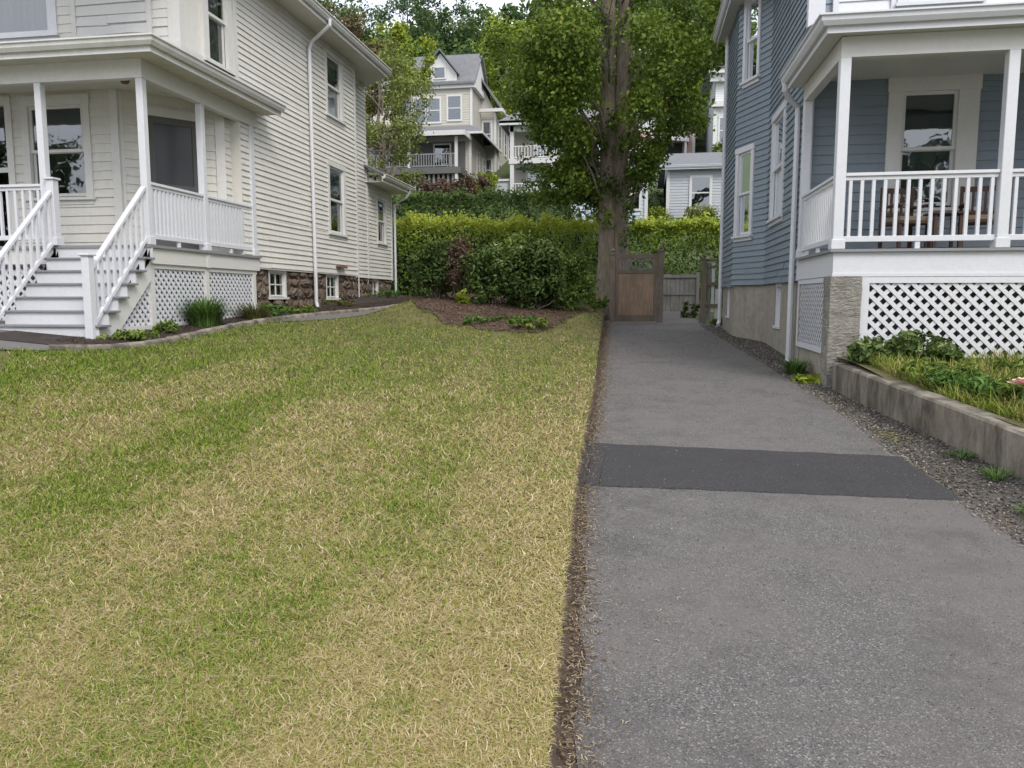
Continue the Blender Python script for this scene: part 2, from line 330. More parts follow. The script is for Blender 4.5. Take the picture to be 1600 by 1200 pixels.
def G(x, y):
    x = np.asarray(x, float); y = np.asarray(y, float)
    h = np.interp(y, HY, HZ); w = 1 - sm((y - 22) / 4)
    side = .08 * np.clip(-x - .5, 0, 9) + .02
    near = sm((LE(y) + .04 - x) / .03)
    h = h + np.where(x < LE(y) + .05, near * (.05 + .004 * np.clip(y, 0, 20)) + side * near, 0) * w
    mound = .34 * sm((y - 14.0) / 2.8) * sm((22.5 - y) / 3) * sm((LE(y) + .12 - x) / .55) * sm((x + 5.9) / 1.2)
    return h + mound
def G0(x, y): return float(G(x, y))
def sheet(name, ys, xl, xr, nx, dz, mat, warp=1, kind='structure', zf=None):
    ys = np.asarray(ys, float); t = 1 - (1 - np.linspace(0, 1, nx)) ** warp
    l = np.array([xl(v) for v in ys]); r = np.array([xr(v) for v in ys])
    X = l[:, None] * (1 - t) + r[:, None] * t; Y = np.repeat(ys[:, None], nx, 1)
    Z = (zf or G)(X, Y) + dz
    V = np.stack([X, Y, Z], 2).reshape(-1, 3); ny = len(ys)
    a = (np.arange(ny - 1)[:, None] * nx + np.arange(nx - 1)).ravel()
    F = np.stack([a, a + 1, a + nx + 1, a + nx], 1)
    o = np_mesh(name, V, [F], mat, None, smooth=True); return tag(o, kind=kind)
ysn = np.concatenate([np.arange(-14, 30, .5), np.arange(30, 60, 2), np.arange(60, 420, 10)])
def ground_z(x, y): return G(x, y)
sheet('ground', ysn, lambda y: -90 - y * .4, lambda y: 90 + y * .4, 181, -.09, 'hillside', zf=lambda x, y: np.interp(y, HY, HZ))
yl = np.concatenate([np.arange(-4, 21.6, .22)])
def lawn_left(y):
    return float(np.interp(y, [7.6, 7.85, 8.6, 9.4, 11.3, 13.0, 13.6, 14.9, 16.7, 18, 21], [-16, -6.95, -6.4, -6.2, -6.42, -6.42, -5.95, -5.62, -5.35, -5.2, -5.1])) if y > 7.6 else -16.
sheet('lawn_ground', yl, lawn_left, lambda y: float(LE(y)) + .012 * math.sin(y * 11) + .008 * math.sin(y * 29), 110, 0, 'turf', 2.4)
# turf edge cut : vertical soil face
mb = MB(); ye = np.arange(-4, 21, .12)
for a, b in zip(ye[:-1], ye[1:]):
    xa, xb = [float(LE(q)) + .012 * math.sin(q * 11) + .008 * math.sin(q * 29) for q in (a, b)]; ja, jb = .012 * math.sin(a * 23) + .01 * math.sin(a * 9.1), .012 * math.sin(b * 23) + .01 * math.sin(b * 9.1)
    za, zb = G0(xa - .003, a), G0(xb - .003, b); n = len(mb.v)
    mb.v += [(xa, a, za + .001), (xb, b, zb + .001), (xb + .03 + jb, b, float(np.interp(b, HY, HZ)) - .02), (xa + .03 + ja, a, float(np.interp(a, HY, HZ)) - .02)]; mb.f.append((n, n + 1, n + 2, n + 3))
mb.build('lawn_edge', 'soil', kind='structure')
H0 = lambda x, y: np.interp(y, HY, HZ)
yd = np.arange(-4, 27.01, .25)
sheet('driveway_edge', yd, lambda y: float(LE(y)) - .02, lambda y: float(DE(y)) + .05, 4, .004, 'soil', zf=H0)
sheet('driveway', yd, lambda y: float(DE(y)) + .012 * math.sin(y * 7) + .01 * math.sin(y * 17.3), lambda y: float(DR(y)) + .02 * math.sin(y * 5) + .015 * math.sin(y * 13), 12, .012, 'asphalt', zf=H0)
yp = np.linspace(5.42, 6.7, 7)
mb = MB(); n = 150; rj = random.Random(2)
for j in range(4):
    for i in range(n + 1):
        t = i / n; x0_ = -.50 + .03 * rj.random() * (j in (1, 2)); x1_ = 2.14 - .03 * (j > 1) + .02 * math.sin(j * 3); x = x0_ + t * (x1_ - x0_)
        y = (5.42 + .05 * t - .05 * t * t + .006 * math.sin(x * 19) + rj.uniform(-.006, .006)) if j < 2 else (6.72 - .14 * t + .008 * math.sin(x * 14) + rj.uniform(-.006, .006))
        if j == 0: y -= .012
        if j == 3: y += .012
        mb.v.append((x, y, float(H0(x, y)) + (.013 if j in (0, 3) else .021)))
for j in range(3):
    for i in range(n): a = j * (n + 1) + i; mb.f.append((a, a + 1, a + n + 2, a + n + 1))
mb.build('asphalt_patch', 'patch', kind='structure')
HG = lambda x, y: np.interp(y, HY, HZ) + .05 * sm((x - DR(y)) / .6) * sm((11 - y) / 5)
def gr_r(y): return float(WX(y)) + .05 if y < 10 else (2.45 if y < 16 else (2.0 if y > 17 else 2.4 - .4 * (y - 16)))
sheet('gravel_strip', np.arange(-4, 21, .25), lambda y: float(DR(y)) - .06, gr_r, 6, .006, 'gravelbed', zf=HG)
# front walk and side path
sheet('front_walk', np.arange(7.7, 10.0, .15), lambda y: -18, lambda y: float(np.interp(y, [7.7, 7.9, 8.3, 10], [-7.6, -6.95, -6.75, -6.75])), 20, .012, 'walk')
EDG = [(-6.9, 8.08), (-6.6, 8.3), (-6.33, 8.65), (-6.27, 9.4), (-6.38, 10.4), (-6.48, 11.3), (-6.52, 12.2), (-6.5, 13), (-6.36, 14.1), (-6.2, 15), (-5.95, 16.2), (-5.75, 17.2), (-5.5, 18.2), (-5.4, 19.5), (-5.6, 21.5)]
def edg(y): return float(np.interp(y, [p[1] for p in EDG], [p[0] for p in EDG]))
sheet('side_path', np.arange(12.6, 22.5, .3), lambda y: edg(y), lambda y: float(np.interp(y, [12.6, 13.6, 14.9, 16.7, 18, 22.5], [-6.4, -5.93, -5.6, -5.33, -5.05, -4.9])), 5, .012, 'walk')
sheet('garden_bed', np.arange(8.35, 22.6, .2), lambda y: -8.3 if y < 10.6 else -7.6, lambda y: edg(y), 8, .02, 'bed')
# edging stones : segments of a cast kerb
mb = MB(); P = []
for (a, b) in zip(EDG[:-1], EDG[1:]):
    L = math.hypot(b[0] - a[0], b[1] - a[1]); k = max(1, int(L / .16))
    for i in range(k): P.append((a[0] + (b[0] - a[0]) * i / k, a[1] + (b[1] - a[1]) * i / k))
prof = [(-.06, -.06), (-.065, .025), (-.035, .048), (.03, .05), (.06, .03), (.07, -.06)]
for i, p in enumerate(P):
    q = P[min(i + 1, len(P) - 1)]; o = P[max(i - 1, 0)]; d = Vector((q[0] - o[0], q[1] - o[1])).normalized(); nn = (d[1], -d[0])
    j = .014 * (math.sin(i * 2.7) + math.sin(i * 1.13)); z = G0(p[0], p[1]) + .02
    for (u, h) in prof: mb.v.append((p[0] + nn[0] * (u + j), p[1] + nn[1] * (u + j), z + h + .008 * math.sin(i * 3.9 + u * 40)))
    if i:
        b0 = (i - 1) * 6
        for k in range(5): mb.f.append((b0 + k, b0 + 6 + k, b0 + 7 + k, b0 + 1 + k))
mb.build('bed_kerb', 'concwall', label='low curved stone kerb edging the planting bed beside the cream house', cat='kerb')
# mulch area
def mf(x): return float(np.interp(x, [-5.4, -4.7, -3.7, -2.4, -1.7, -1.25, -1.1], [17.6, 15.9, 14.65, 14.3, 14.9, 16.4, 18])) + .12 * math.sin(x * 7) + .07 * math.sin(x * 17)
mb = MB(); xs = np.arange(-5.4, -1.09, .1); nyy = 26
for x in xs:
    for k in range(nyy):
        y = mf(x) + (21 - mf(x)) * (k / (nyy - 1)); mb.v.append((x, y, G0(x, y) + .015))
for i in range(len(xs) - 1):
    for k in range(nyy - 1): a = i * nyy + k; mb.f.append((a, a + nyy, a + nyy + 1, a + 1))
mb.build('mulch_bed', 'mulch', kind='structure', smooth=True)
# raised bed soil right of the concrete wall
def bedz(x, y): return np.interp(y, [-2, 5.5, 10.2], [.28, .60, .84]) + .03 * np.sin(x * 3 + y * 2) + 0 * x
sheet('raised_bed_ground', np.arange(-2, 10.35, .3), lambda y: float(WX(y)) + .1, lambda y: 16., 30, 0, 'turf', zf=bedz)

# ------------------------------------------------------------------ building kit
def cut(z0, z1, s0, s1, ops):
    """rectangles of the band left after the openings"""
    zs = sorted({z0, z1} | {min(max(o[k], z0), z1) for o in ops for k in (2, 3)})
    for a, b in zip(zs[:-1], zs[1:]):
        if b - a < 1e-4: continue
        c = (a + b) / 2; iv = [(s0, s1)]
        for o in ops:
            if o[2] < c < o[3]:
                nv = []
                for p, q in iv:
                    if o[1] <= p or o[0] >= q: nv.append((p, q)); continue
                    if o[0] > p: nv.append((p, o[0]))
                    if o[1] < q: nv.append((o[1], q))
                iv = nv
        for p, q in iv: yield a, b, p, q
def clap(mb, F, s0, s1, z0, z1, ex, ops=(), out=.016, jit=.002, top=None):
    n = max(1, round((z1 - z0) / ex)); e = (z1 - z0) / n; rnd = random.Random(int(s0 * 100) + n)
    for k in range(n):
        za = z0 + k * e; zb = za + e
        for a, b, p, q in cut(za, zb, s0, s1, ops):
            oa = out * (zb - a) / e + .004; ob = out * (zb - b) / e + .004
            pts = [p]; x = p + rnd.uniform(.5, 3.2)
            while x < q - .25: pts.append(x); x += rnd.uniform(1.9, 3.6)
            pts.append(q)
            for i in range(len(pts) - 1):
                lap = .0035 * (i % 2); c = len(mb.v)
                for x in (pts[i] - (.02 if lap else 0), pts[i + 1] + (.02 if lap else 0)):
                    x = min(max(x, p), q); j = rnd.uniform(-jit, jit) + lap; mb.v += [F.P(x, oa + j, a + j * 1.6), F.P(x, ob + lap, b), F.P(x, .002, a)]
                mb.f += [(c, c + 3, c + 4, c + 1), (c + 2, c + 5, c + 3, c)]
def window(parent, F, s0, s1, z0, z1, cas=.1, mats=('white2', 'white2'), blind=None, blindfrac=1, mid=True, o=.0, casr=None, head=None, muntin=False, bt=.05):
    """s0..s1, z0..z1: clear opening inside the casing"""
    m = MB(); cr = casr or cas; hd = head or cas
    m.fbox(F, s0 - cas, s0, o - .03, o + .035, z0 - cas * .2, z1); m.fbox(F, s1, s1 + cr, o - .03, o + .035, z0 - cas * .2, z1)
    m.fbox(F, s0 - cas - .015, s1 + cr + .015, o - .03, o + .045, z1, z1 + hd)
    w = m.build('window', mats[0], parent)
    m = MB(); m.fbox(F, s0 - cas - .03, s1 + cr + .03, o - .04, o + .075, z0 - .045 - cas * .2, z0 - cas * .2); m.fbox(F, s0 - cas, s1 + cr, o - .03, o + .03, z0 - .045 - cas * .2 - .07, z0 - .045 - cas * .2)
    m.build('sill', mats[0], w)
    zm = (z0 + z1) / 2 if mid else z1; fw = bt; m = MB()
    def sash(a, b, c, d, q):
        m.fbox(F, a, a + fw, q - .035, q, c, d); m.fbox(F, b - fw, b, q - .035, q, c, d)
        m.fbox(F, a + fw, b - fw, q - .036, q + .001, c, c + fw); m.fbox(F, a + fw, b - fw, q - .036, q + .001, d - fw, d)
    if mid: sash(s0, s1, zm - .02, z1, o - .002); sash(s0, s1, z0, zm + .02, o - .04)
    else: sash(s0, s1, z0, z1, o - .01)
    if muntin:
        c = (s0 + s1) / 2; m.fbox(F, c - .012, c + .012, o - .035, o - .012, z0 + fw, z1 - fw); c = (z0 + z1) / 2; m.fbox(F, s0 + fw, s1 - fw, o - .036, o - .011, c - .012, c + .012)
    m.build('sash', mats[1], w)
    m = MB()
    def quad(a, b, c, d, q): m.add([F.P(a, q, c), F.P(b, q, c), F.P(b, q, d), F.P(a, q, d)], [(0, 1, 2, 3)])
    if mid: quad(s0 + .01, s1 - .01, zm, z1 - .01, o - .02); quad(s0 + .01, s1 - .01, z0 + .01, zm, o - .058)
    else: quad(s0 + .01, s1 - .01, z0 + .01, z1 - .01, o - .028)
    m.build('pane', 'glass', w)
    if blind:
        m = MB(); zb = z1 - (z1 - z0) * blindfrac
        if blind == 'curtain':
            k = 26; n0 = len(m.v)
            for i in range(k + 1):
                x = s0 - .02 + (s1 - s0 + .04) * i / k; q = o - .13 + .022 * math.sin(i * 1.9) + .01 * math.sin(i * 4.1)
                m.v += [F.P(x, q, zb - .03), F.P(x, q, z1 + .02)]
            for i in range(k): m.f.append((n0 + 2 * i, n0 + 2 * i + 2, n0 + 2 * i + 3, n0 + 2 * i + 1))
        else: m.fbox(F, s0 - .02, s1 + .02, o - .125, o - .12, zb, z1 + .02)
        m.build('curtain' if blind == 'curtain' else 'blind', blind, w)
    return w
def boards(parent, name, mat, lst):
    for F, *a in lst: MB().fbox(F, *a).build(name, mat, parent)
def opening(s0, s1, z0, z1, g=.03): return (s0 - g, s1 + g, z0 - g, z1 + g)
def clip_poly(poly, clip):
    out = poly
    for i in range(len(clip)):
        (ax, ay), (bx, by) = clip[i], clip[(i + 1) % len(clip)]; inp = out; out = []
        if not inp: break
        ins = lambda p: (bx - ax) * (p[1] - ay) - (by - ay) * (p[0] - ax) >= 0
        for j in range(len(inp)):
            p, q = inp[j - 1], inp[j]
            if ins(p) != ins(q):
                d1 = (bx - ax) * (p[1] - ay) - (by - ay) * (p[0] - ax); d2 = (bx - ax) * (q[1] - ay) - (by - ay) * (q[0] - ax); t = d1 / (d1 - d2)
                out.append((p[0] + (q[0] - p[0]) * t, p[1] + (q[1] - p[1]) * t))
            if ins(q): out.append(q)
    return out
def lattice(parent, F, clip, o=0, gap=.115, wd=.042, frame=None, mat='white', name='lattice_panel'):
    """clip: ccw polygon in (s,z)"""
    m = MB(); xs = [p[0] for p in clip]; zs = [p[1] for p in clip]; L = (max(xs) - min(xs)) + (max(zs) - min(zs)); h = wd * .7071
    for sg, oo in ((1, 0), (-1, .009)):
        c0 = min(xs) - (max(zs) - min(zs)) if sg > 0 else min(xs); k = 0
        while c0 + k * gap * 1.4142 < max(xs) + (max(zs) - min(zs)):
            c = c0 + k * gap * 1.4142; k += 1; z0, z1 = min(zs) - .01, max(zs) + .01; dz = z1 - z0
            p = [(c - h, z0), (c + h, z0), (c + h + sg * dz, z1), (c - h + sg * dz, z1)]
            r = clip_poly(p, clip)
            if len(r) > 2: m.fprism(F, r, o + oo, o + oo + .0085)
    w = m.build(name, mat, parent)
    return w
def rail(parent, F, s0, s1, zf, zt, n, mat='white', bw=.038, low=.09, post=True):
    m = MB(); m.fbox(F, s0, s1, -.045, .045, zt - .04, zt); m.fbox(F, s0, s1, -.022, .022, zt - .09, zt - .04); m.fbox(F, s0, s1, -.03, .03, zf + low, zf + low + .07)
    if post: c = (s0 + s1) / 2; m.fbox(F, c - .03, c + .03, -.02, .02, zf, zf + low)
    r = m.build('porch_railing', mat, parent, bevel=.004)
    b = MB(); p0 = F.P(0, 0, 0); x, y = F.d
    for i in range(n):
        c = s0 + (s1 - s0) * (i + .5) / n
        if i == 0:
            q = F.P(c, 0, 0); fb = Fr((q[0], q[1]), F.d, F.n); b.fbox(fb, -bw / 2, bw / 2, -bw / 2, bw / 2, zf + low + .07, zt - .09); first = b.build('baluster', mat, r); c0 = c
        else:
            k = first.copy(); COL.objects.link(k); k.parent = r; k.location = (F.d[0] * (c - c0), F.d[1] * (c - c0), 0)
    return r
def post(parent, x, y, z0, z1, w=.11, mat='white', name='porch_post', foot=True, cap=False):
    m = MB().box(x - w / 2, x + w / 2, y - w / 2, y + w / 2, z0, z1)
    if foot: m.box(x - w / 2 - .02, x + w / 2 + .02, y - w / 2 - .02, y + w / 2 + .02, z0, z0 + .12)
    if cap: m.box(x - w / 2 - .025, x + w / 2 + .025, y - w / 2 - .025, y + w / 2 + .025, z1, z1 + .03)
    return m.build(name, mat, parent, bevel=.006)
def eave_run(parent, x0, x1, y0, y1, z):   # small K gutter as a box with lip
    pass

# ================================================================== CREAM HOUSE (left)
LH = thing('cream_house', (-9.5, 16, 1.2), 'two storey cream clapboard house with white front porch, stairs and fieldstone basement', 'house')
FS = Fr((-7.12, 0), (0, 1), (1, 0))          # side wall, s = world y
FB = Fr((-7.5, 0), (0, 1), (1, 0))           # recessed rear part
FU = Fr((0, 11.4), (1, 0), (0, -1))          # upper front wall
FL = Fr((0, 11.6), (1, 0), (0, -1))          # porch back wall
ch0, ch1 = (-8.42, 11.6), (-7.3, 12.9)
FC = Fr(ch0, (ch1[0] - ch0[0], ch1[1] - ch0[1])); CL = math.hypot(ch1[0] - ch0[0], ch1[1] - ch0[1])
ZB, ZT = 2.17, 7.33
wl = [(17.16, 18.0, 3.12, 4.62), (17.16, 18.0, 5.78, 7.1)]
m = MB()
clap(m, FS, 13.15, 18.9, ZB, ZT, .108, [opening(*w) for w in wl], .02, .0035)
clap(m, FB, 18.9, 20.72, ZB - .03, ZT, .108, [], .02, .004)
wx = (21.55, 22.2, 3.2, 4.42)
clap(m, FB, 20.76, 22.8, ZB - .03, 4.75, .108, [opening(*wx)], .02, .003)
m.fbox(FB, 22.8, 22.86, -6, 0, ZB - .05, 4.8)
m.fbox(FB, 20.70, 20.76, -6, -.01, 4.6, ZT)
m.build('side_wall', 'cream', LH)
m = MB()
wf = (-10.0, -9.0, 3.27, 4.72)
clap(m, FL, -14, -8.42, 2.37, 4.95, .145, [opening(*wf), (-12.0, -10.3, 2.3, 4.75)], .016, .002)
dc = (.48, 1.28)
clap(m, FC, 0, CL, 2.37, 4.95, .135, [(dc[0] - .02, dc[1] + .02, 2.3, 4.6)], .016, .003)
F3 = Fr((-7.3, 0), (0, 1), (1, 0)); clap(m, F3, 12.9, 13.16, 2.37, 4.95, .12, [], .016, .002); m.box(-7.32, -7.1, 13.13, 13.16, 2.3, 4.98)
m.build('porch_wall', 'cream', LH)
m = MB()
clap(m, FU, -14, -7.12, 5.5, 9.0, .135, [opening(-10.4, -9.35, 5.8, 7.3)], .012, .003)
for a, b, p, q in cut(5.3, 9.0, 11.4, 13.15, [opening(12.2, 12.8, 5.52, 7.0)]): m.fbox(FS, p, q, -.03, .0, a, b)
m.build('upper_front_wall', 'cream_trim', LH)
# trims
boards(LH, 'corner_board', 'white2', [(FS, 13.05, 13.17, -.05, .03, 4.9, 9), (FS, 18.84, 18.93, -.3, .03, ZB, ZT), (FB, 20.66, 20.75, -.05, .035, ZB - .04, 5.4),
    (FB, 22.72, 22.83, -.05, .035, ZB - .05, 4.75), (FU, -7.27, -7.07, -.04, .03, 5.5, 9), (FL, -8.5, -8.36, -.03, .035, 2.37, 4.95), (FC, -.02, .1, -.03, .03, 2.37, 4.95), (FC, CL - .14, CL + .02, -.03, .035, 2.37, 4.95)])
boards(LH, 'trim_board', 'white2', [(FU, -14, -7.1, -.02, .05, 5.42, 5.55), (FS, 11.37, 13.05, -.01, .05, 5.3, 5.5), (FS, 13.17, 18.84, -.01, .012, ZB - .03, ZB)])
# framed clapboard panel on the upper front
m = MB()
for a, b, c, d in ((-8.92, -8.84, 5.62, 7.4), (-7.62, -7.54, 5.62, 7.4), (-8.84, -7.62, 5.62, 5.69)): m.fbox(FU, a, b, .015, .05, c, d)
pf = m.build('wall_panel', 'white2', LH)
m = MB(); clap(m, Fr((0, 11.38), (1, 0), (0, -1)), -8.84, -7.62, 5.69, 7.4, .15, [], .022, .008); m.build('clapboards', 'white2', pf)
window(LH, FS, *wl[0], cas=.11, blind='blind', blindfrac=.55, casr=.13)
window(LH, FS, *wl[1], cas=.1, blind='blind', blindfrac=1, casr=.12)
window(LH, FB, *wx, cas=.09, blind='blind', blindfrac=.5)
window(LH, FS, 12.2, 12.8, 5.52, 7.0, cas=.16, casr=.13, blind='curtain', blindfrac=1, o=.02)
window(LH, FU, -10.4, -9.35, 5.8, 7.3, cas=.16, mats=('white', 'white'), blind='curtain', blindfrac=1)
window(LH, FL, *wf, cas=.13, blind='greenblind', blindfrac=.3, head=.16)
# storm door on the angled wall
m = MB(); m.fbox(FC, dc[0] - .11, dc[0], -.03, .04, 2.37, 4.6); m.fbox(FC, dc[1], dc[1] + .11, -.03, .04, 2.37, 4.6); m.fbox(FC, dc[0] - .13, dc[1] + .13, -.03, .05, 4.6, 4.74)
dr = m.build('front_door', 'white2', LH)
M['screen'] = paint('dark_insect_screen', (.035, .037, .042), (.06, .06, .065), .5, .35, 2, .02)
m = MB(); a, b = dc
for q in ((a, a + .09, 2.38, 4.6), (b - .09, b, 2.38, 4.6), (a + .09, b - .09, 4.49, 4.6), (a + .09, b - .09, 2.38, 2.7), (a + .09, b - .09, 3.42, 3.5)): m.fbox(FC, q[0], q[1], -.02, .015, q[2], q[3])
m.build('storm_door', 'dkgrey', dr)
m = MB().fbox(FC, a + .09, b - .09, -.01, -.004, 2.7, 4.49); m.build('door_screen', 'screen', dr)
m = MB().fbox(FC, a, b, -.12, -.08, 2.38, 4.6); m.build('inner_door', 'dkgrey', dr)
# dark entrance opening further left
m = MB(); m.fbox(FL, -12.1, -11.98, -.03, .04, 2.37, 4.75); m.fbox(FL, -10.42, -10.3, -.03, .04, 2.37, 4.75); m.fbox(FL, -12.1, -10.3, -.03, .05, 4.75, 4.9); m.fbox(FL, -11.98, -10.42, -.12, -.08, 2.37, 4.75)
m.fbox(FL, -11.2, -11.1, -.07, .0, 2.37, 4.75); m.fbox(FL, -11.98, -10.42, -.07, .0, 3.68, 3.76)
w2 = m.build('window', 'white2', LH); MB().fbox(FL, -11.98, -10.42, -.03, -.025, 2.4, 4.74).build('pane', 'glass', w2)
# porch deck, fascia, beam, ceiling, roof
m = MB(); m.slab([(-14, 10.33, 2.37), (-7.04, 10.33, 2.37), (-7.04, 13.68, 2.37), (-7.35, 13.68, 2.37), (-7.35, 12.9, 2.37), (-8.42, 11.62, 2.37), (-14, 11.62, 2.37)], .04); m.build('porch_floor', 'greyboard', LH)
m = MB(); m.box(-14, -8.68, 10.37, 10.41, 2.1, 2.33); m.box(-7.12, -7.08, 10.37, 13.66, 2.1, 2.33); m.box(-7.2, -7.125, 10.37, 10.41, 2.1, 2.33); m.box(-7.135, -7.065, 11.86, 11.94, 2.09, 2.325); m.build('porch_fascia', 'white2', LH)
m = MB(); m.box(-14, -7.06, 10.34, 10.46, 4.72, 4.98); m.box(-7.18, -7.06, 10.46, 13.7, 4.72, 4.98); m.build('porch_beam', 'white2', LH)
m = MB().slab([(-14, 10.46, 4.97), (-7.18, 10.46, 4.97), (-7.18, 13.7, 4.97), (-14, 13.7, 4.97)], .03); m.build('porch_ceiling', 'soffit', LH)
m = MB(); zt, zw = 5.16, 5.46
m.slab([(-14, 9.98, zt), (-6.68, 9.98, zt), (-7.14, 11.42, zw), (-14, 11.42, zw)], .05)
m.slab([(-6.68, 9.98, zt), (-6.68, 13.9, zt), (-7.14, 13.9, zw), (-7.14, 11.42, zw)], .05)
m.build('porch_roof', 'roof', LH)
m = MB(); m.slab([(-14, 10.02, 4.99), (-6.72, 10.02, 4.99), (-6.72, 13.86, 4.99), (-7.06, 13.86, 4.99), (-7.06, 10.34, 4.99), (-14, 10.34, 4.99)], .012)
for i in range(16):
    y = 10.5 + i * .22; m.box(-7.05, -6.73, y, y + .012, 4.972, 4.977)
m.build('porch_soffit', 'soffit', LH)
def gutter(parent, a, b, n, z, mat='gutter', end=True):
    """K style gutter between plan points a,b; n outward; z top"""
    F = Fr(a, (b[0] - a[0], b[1] - a[1]), n); L = math.hypot(b[0] - a[0], b[1] - a[1])
    pr = [(0, z - .12), (.05, z - .125), (.085, z - .075), (.09, z - .03), (.115, z - .02), (.115, z), (.1, z), (.1, z - .01), (.0, z - .01)]
    m = MB(); k = len(pr); m.v = [F.P(0, q, w) for q, w in pr] + [F.P(L, q, w) for q, w in pr]
    m.f = [(i, (i + 1) % k, (i + 1) % k + k, i + k) for i in range(k)] + [tuple(range(k)), tuple(range(2 * k - 1, k - 1, -1))]
    m.fbox(F, 0, L, -.02, -.001, z - .20, z + .005)
    return m.build('gutter', mat, parent)
def gutter_run(parent, pts, side, z, mat='gutter'):
    """mitred K gutter along a plan polyline; side = +1 outward to the left of travel, -1 to the right"""
    pr = [(-.02, z + .005), (-.02, z - .20), (0, z - .20), (0, z - .12), (.05, z - .125), (.085, z - .075), (.09, z - .03), (.115, z - .02), (.115, z), (.1, z), (.1, z - .01), (.0, z - .01), (0, z + .005)]
    k = len(pr); m = MB(); n = len(pts); nr = []
    for a, b in zip(pts[:-1], pts[1:]): L = math.hypot(b[0] - a[0], b[1] - a[1]); nr.append((-(b[1] - a[1]) / L * side, (b[0] - a[0]) / L * side))
    for i, p in enumerate(pts):
        a, b = nr[max(i - 1, 0)], nr[min(i, n - 2)]; q = (a[0] + b[0], a[1] + b[1]); d = q[0] * a[0] + q[1] * a[1]; q = (q[0] / d, q[1] / d)
        m.v += [(p[0] + q[0] * o, p[1] + q[1] * o, w) for o, w in pr]
    for i in range(n - 1): m.f += [(i * k + j, i * k + (j + 1) % k, (i + 1) * k + (j + 1) % k, (i + 1) * k + j) for j in range(k)]
    m.f += [tuple(range(k)), tuple(range(n * k - 1, (n - 1) * k - 1, -1))]
    return m.build('gutter', mat, parent)
gutter_run(LH, [(-14, 9.99), (-6.67, 9.99), (-6.67, 13.9)], -1, 5.15)
for y in (10.4, 11.9): post(LH, -7.12, y, 2.37, 4.72, .105)
post(LH, -7.14, 13.52, 2.37, 4.72, .14)
post(LH, -8.76, 10.4, 2.37, 4.72, .105); post(LH, -11.5, 10.4, 2.37, 4.72, .105)
FR = Fr((-7.12, 0), (0, 1), (1, 0))
rail(LH, FR, 10.46, 11.84, 2.37, 3.28, 14); rail(LH, FR, 11.96, 13.45, 2.37, 3.28, 15)
rail(LH, Fr((0, 10.4), (1, 0), (0, -1)), -11.44, -8.82, 2.37, 3.28, 20)
# under-porch lattice on the side and beside the stairs
zg = lambda y: G0(-7.1, y) - .0
m = MB()
for y in (10.42, 11.9, 13.5): m.fbox(FR, y - .05, y + .05, -.03, .012, 1.1, 2.1)
m.fbox(FR, 9.3, 13.6, -.03, .01, 1.08, 1.2); m.fbox(FR, 10.47, 13.6, -.03, .008, 2.03, 2.1); m.build('lattice_frame', 'white2', LH)
lattice(LH, FR, [(10.47, 1.2), (11.85, 1.2), (11.85, 2.03), (10.47, 2.03)], -.03, .088, .044)
lattice(LH, FR, [(11.95, 1.2), (13.45, 1.2), (13.45, 2.03), (11.95, 2.03)], -.03, .088, .044)
lattice(LH, FR, [(9.45, 1.2), (10.37, 1.2), (10.37, 1.95)], -.03, .088, .044)
lattice(LH, Fr((0, 10.44), (1, 0), (0, -1)), [(-14, 1.1), (-8.7, 1.1), (-8.7, 2.1), (-14, 2.1)], -.03, .11, .044)
m = MB().tube([(-7.9, 11.15, 4.97), (-7.9, 11.15, 4.93), (-7.9, 11.15, 4.88)], [.07, .075, .05], 12); m.build('ceiling_light', 'rust', LH)
# stairs
nr = 7; zs0, zs1 = 1.05, 2.37; rh = (zs1 - zs0) / nr; td = .205; y0 = 9.12
for k in range(nr):
    y = y0 + k * td; z = zs0 + k * rh
    MB().box(-8.62, -7.04, y, y + .02, z, z + rh - .03).build('stair_riser', 'white', LH)
    if k < nr - 1: MB().box(-8.66, -7.0, y - .03, y + td + .005, z + rh - .03, z + rh).build('stair_tread', 'greyboard', LH, bevel=.004)
for x in (-7.1, -8.6):
    m = MB(); F = Fr((x, 0), (0, 1), (1, 0)); pl = [(y0 + .02, .95), (y0 + .28, .95), (10.36, 1.86), (10.36, 2.1)]
    for k in range(nr - 1, -1, -1): pl += [(y0 + k * td + .02, zs0 + (k + 1) * rh - .03), (y0 + k * td + .02, zs0 + k * rh - .03)]
    m.fprism(F, pl, -.02, .02); m.build('stair_stringer', 'white2', LH)
def stair_rail(x):
    F = Fr((x, 0), (0, 1), (1, 0)); ya, yb = 9.16, 10.33; za, zb = 2.02, 3.2; m = MB()
    m.fprism(F, [(ya, za - .05), (yb, zb - .05), (yb, zb + .0), (ya, za + .0)], -.04, .04)
    lo = .72; m.fprism(F, [(ya, za - lo - .06), (yb, zb - lo - .06), (yb, zb - lo), (ya, za - lo)], -.028, .028)
    r = m.build('stair_railing', 'white', LH)
    for i in range(9):
        c = ya + (yb - ya) * (i + .5) / 9; z = za + (zb - za) * (i + .5) / 9; q = Fr((x, c), (0, 1), (1, 0))
        MB().fbox(q, -.018, .018, -.018, .018, z - lo - .02, z - .03).build('baluster', 'white', r)
    post(LH, x, ya - .07, 1.03, 2.14, .11, name='newel_post', cap=True, foot=False)
stair_rail(-7.12); stair_rail(-8.62)
post(LH, -8.62, 10.36, 2.37, 3.33, .12, name='newel_post', cap=True)
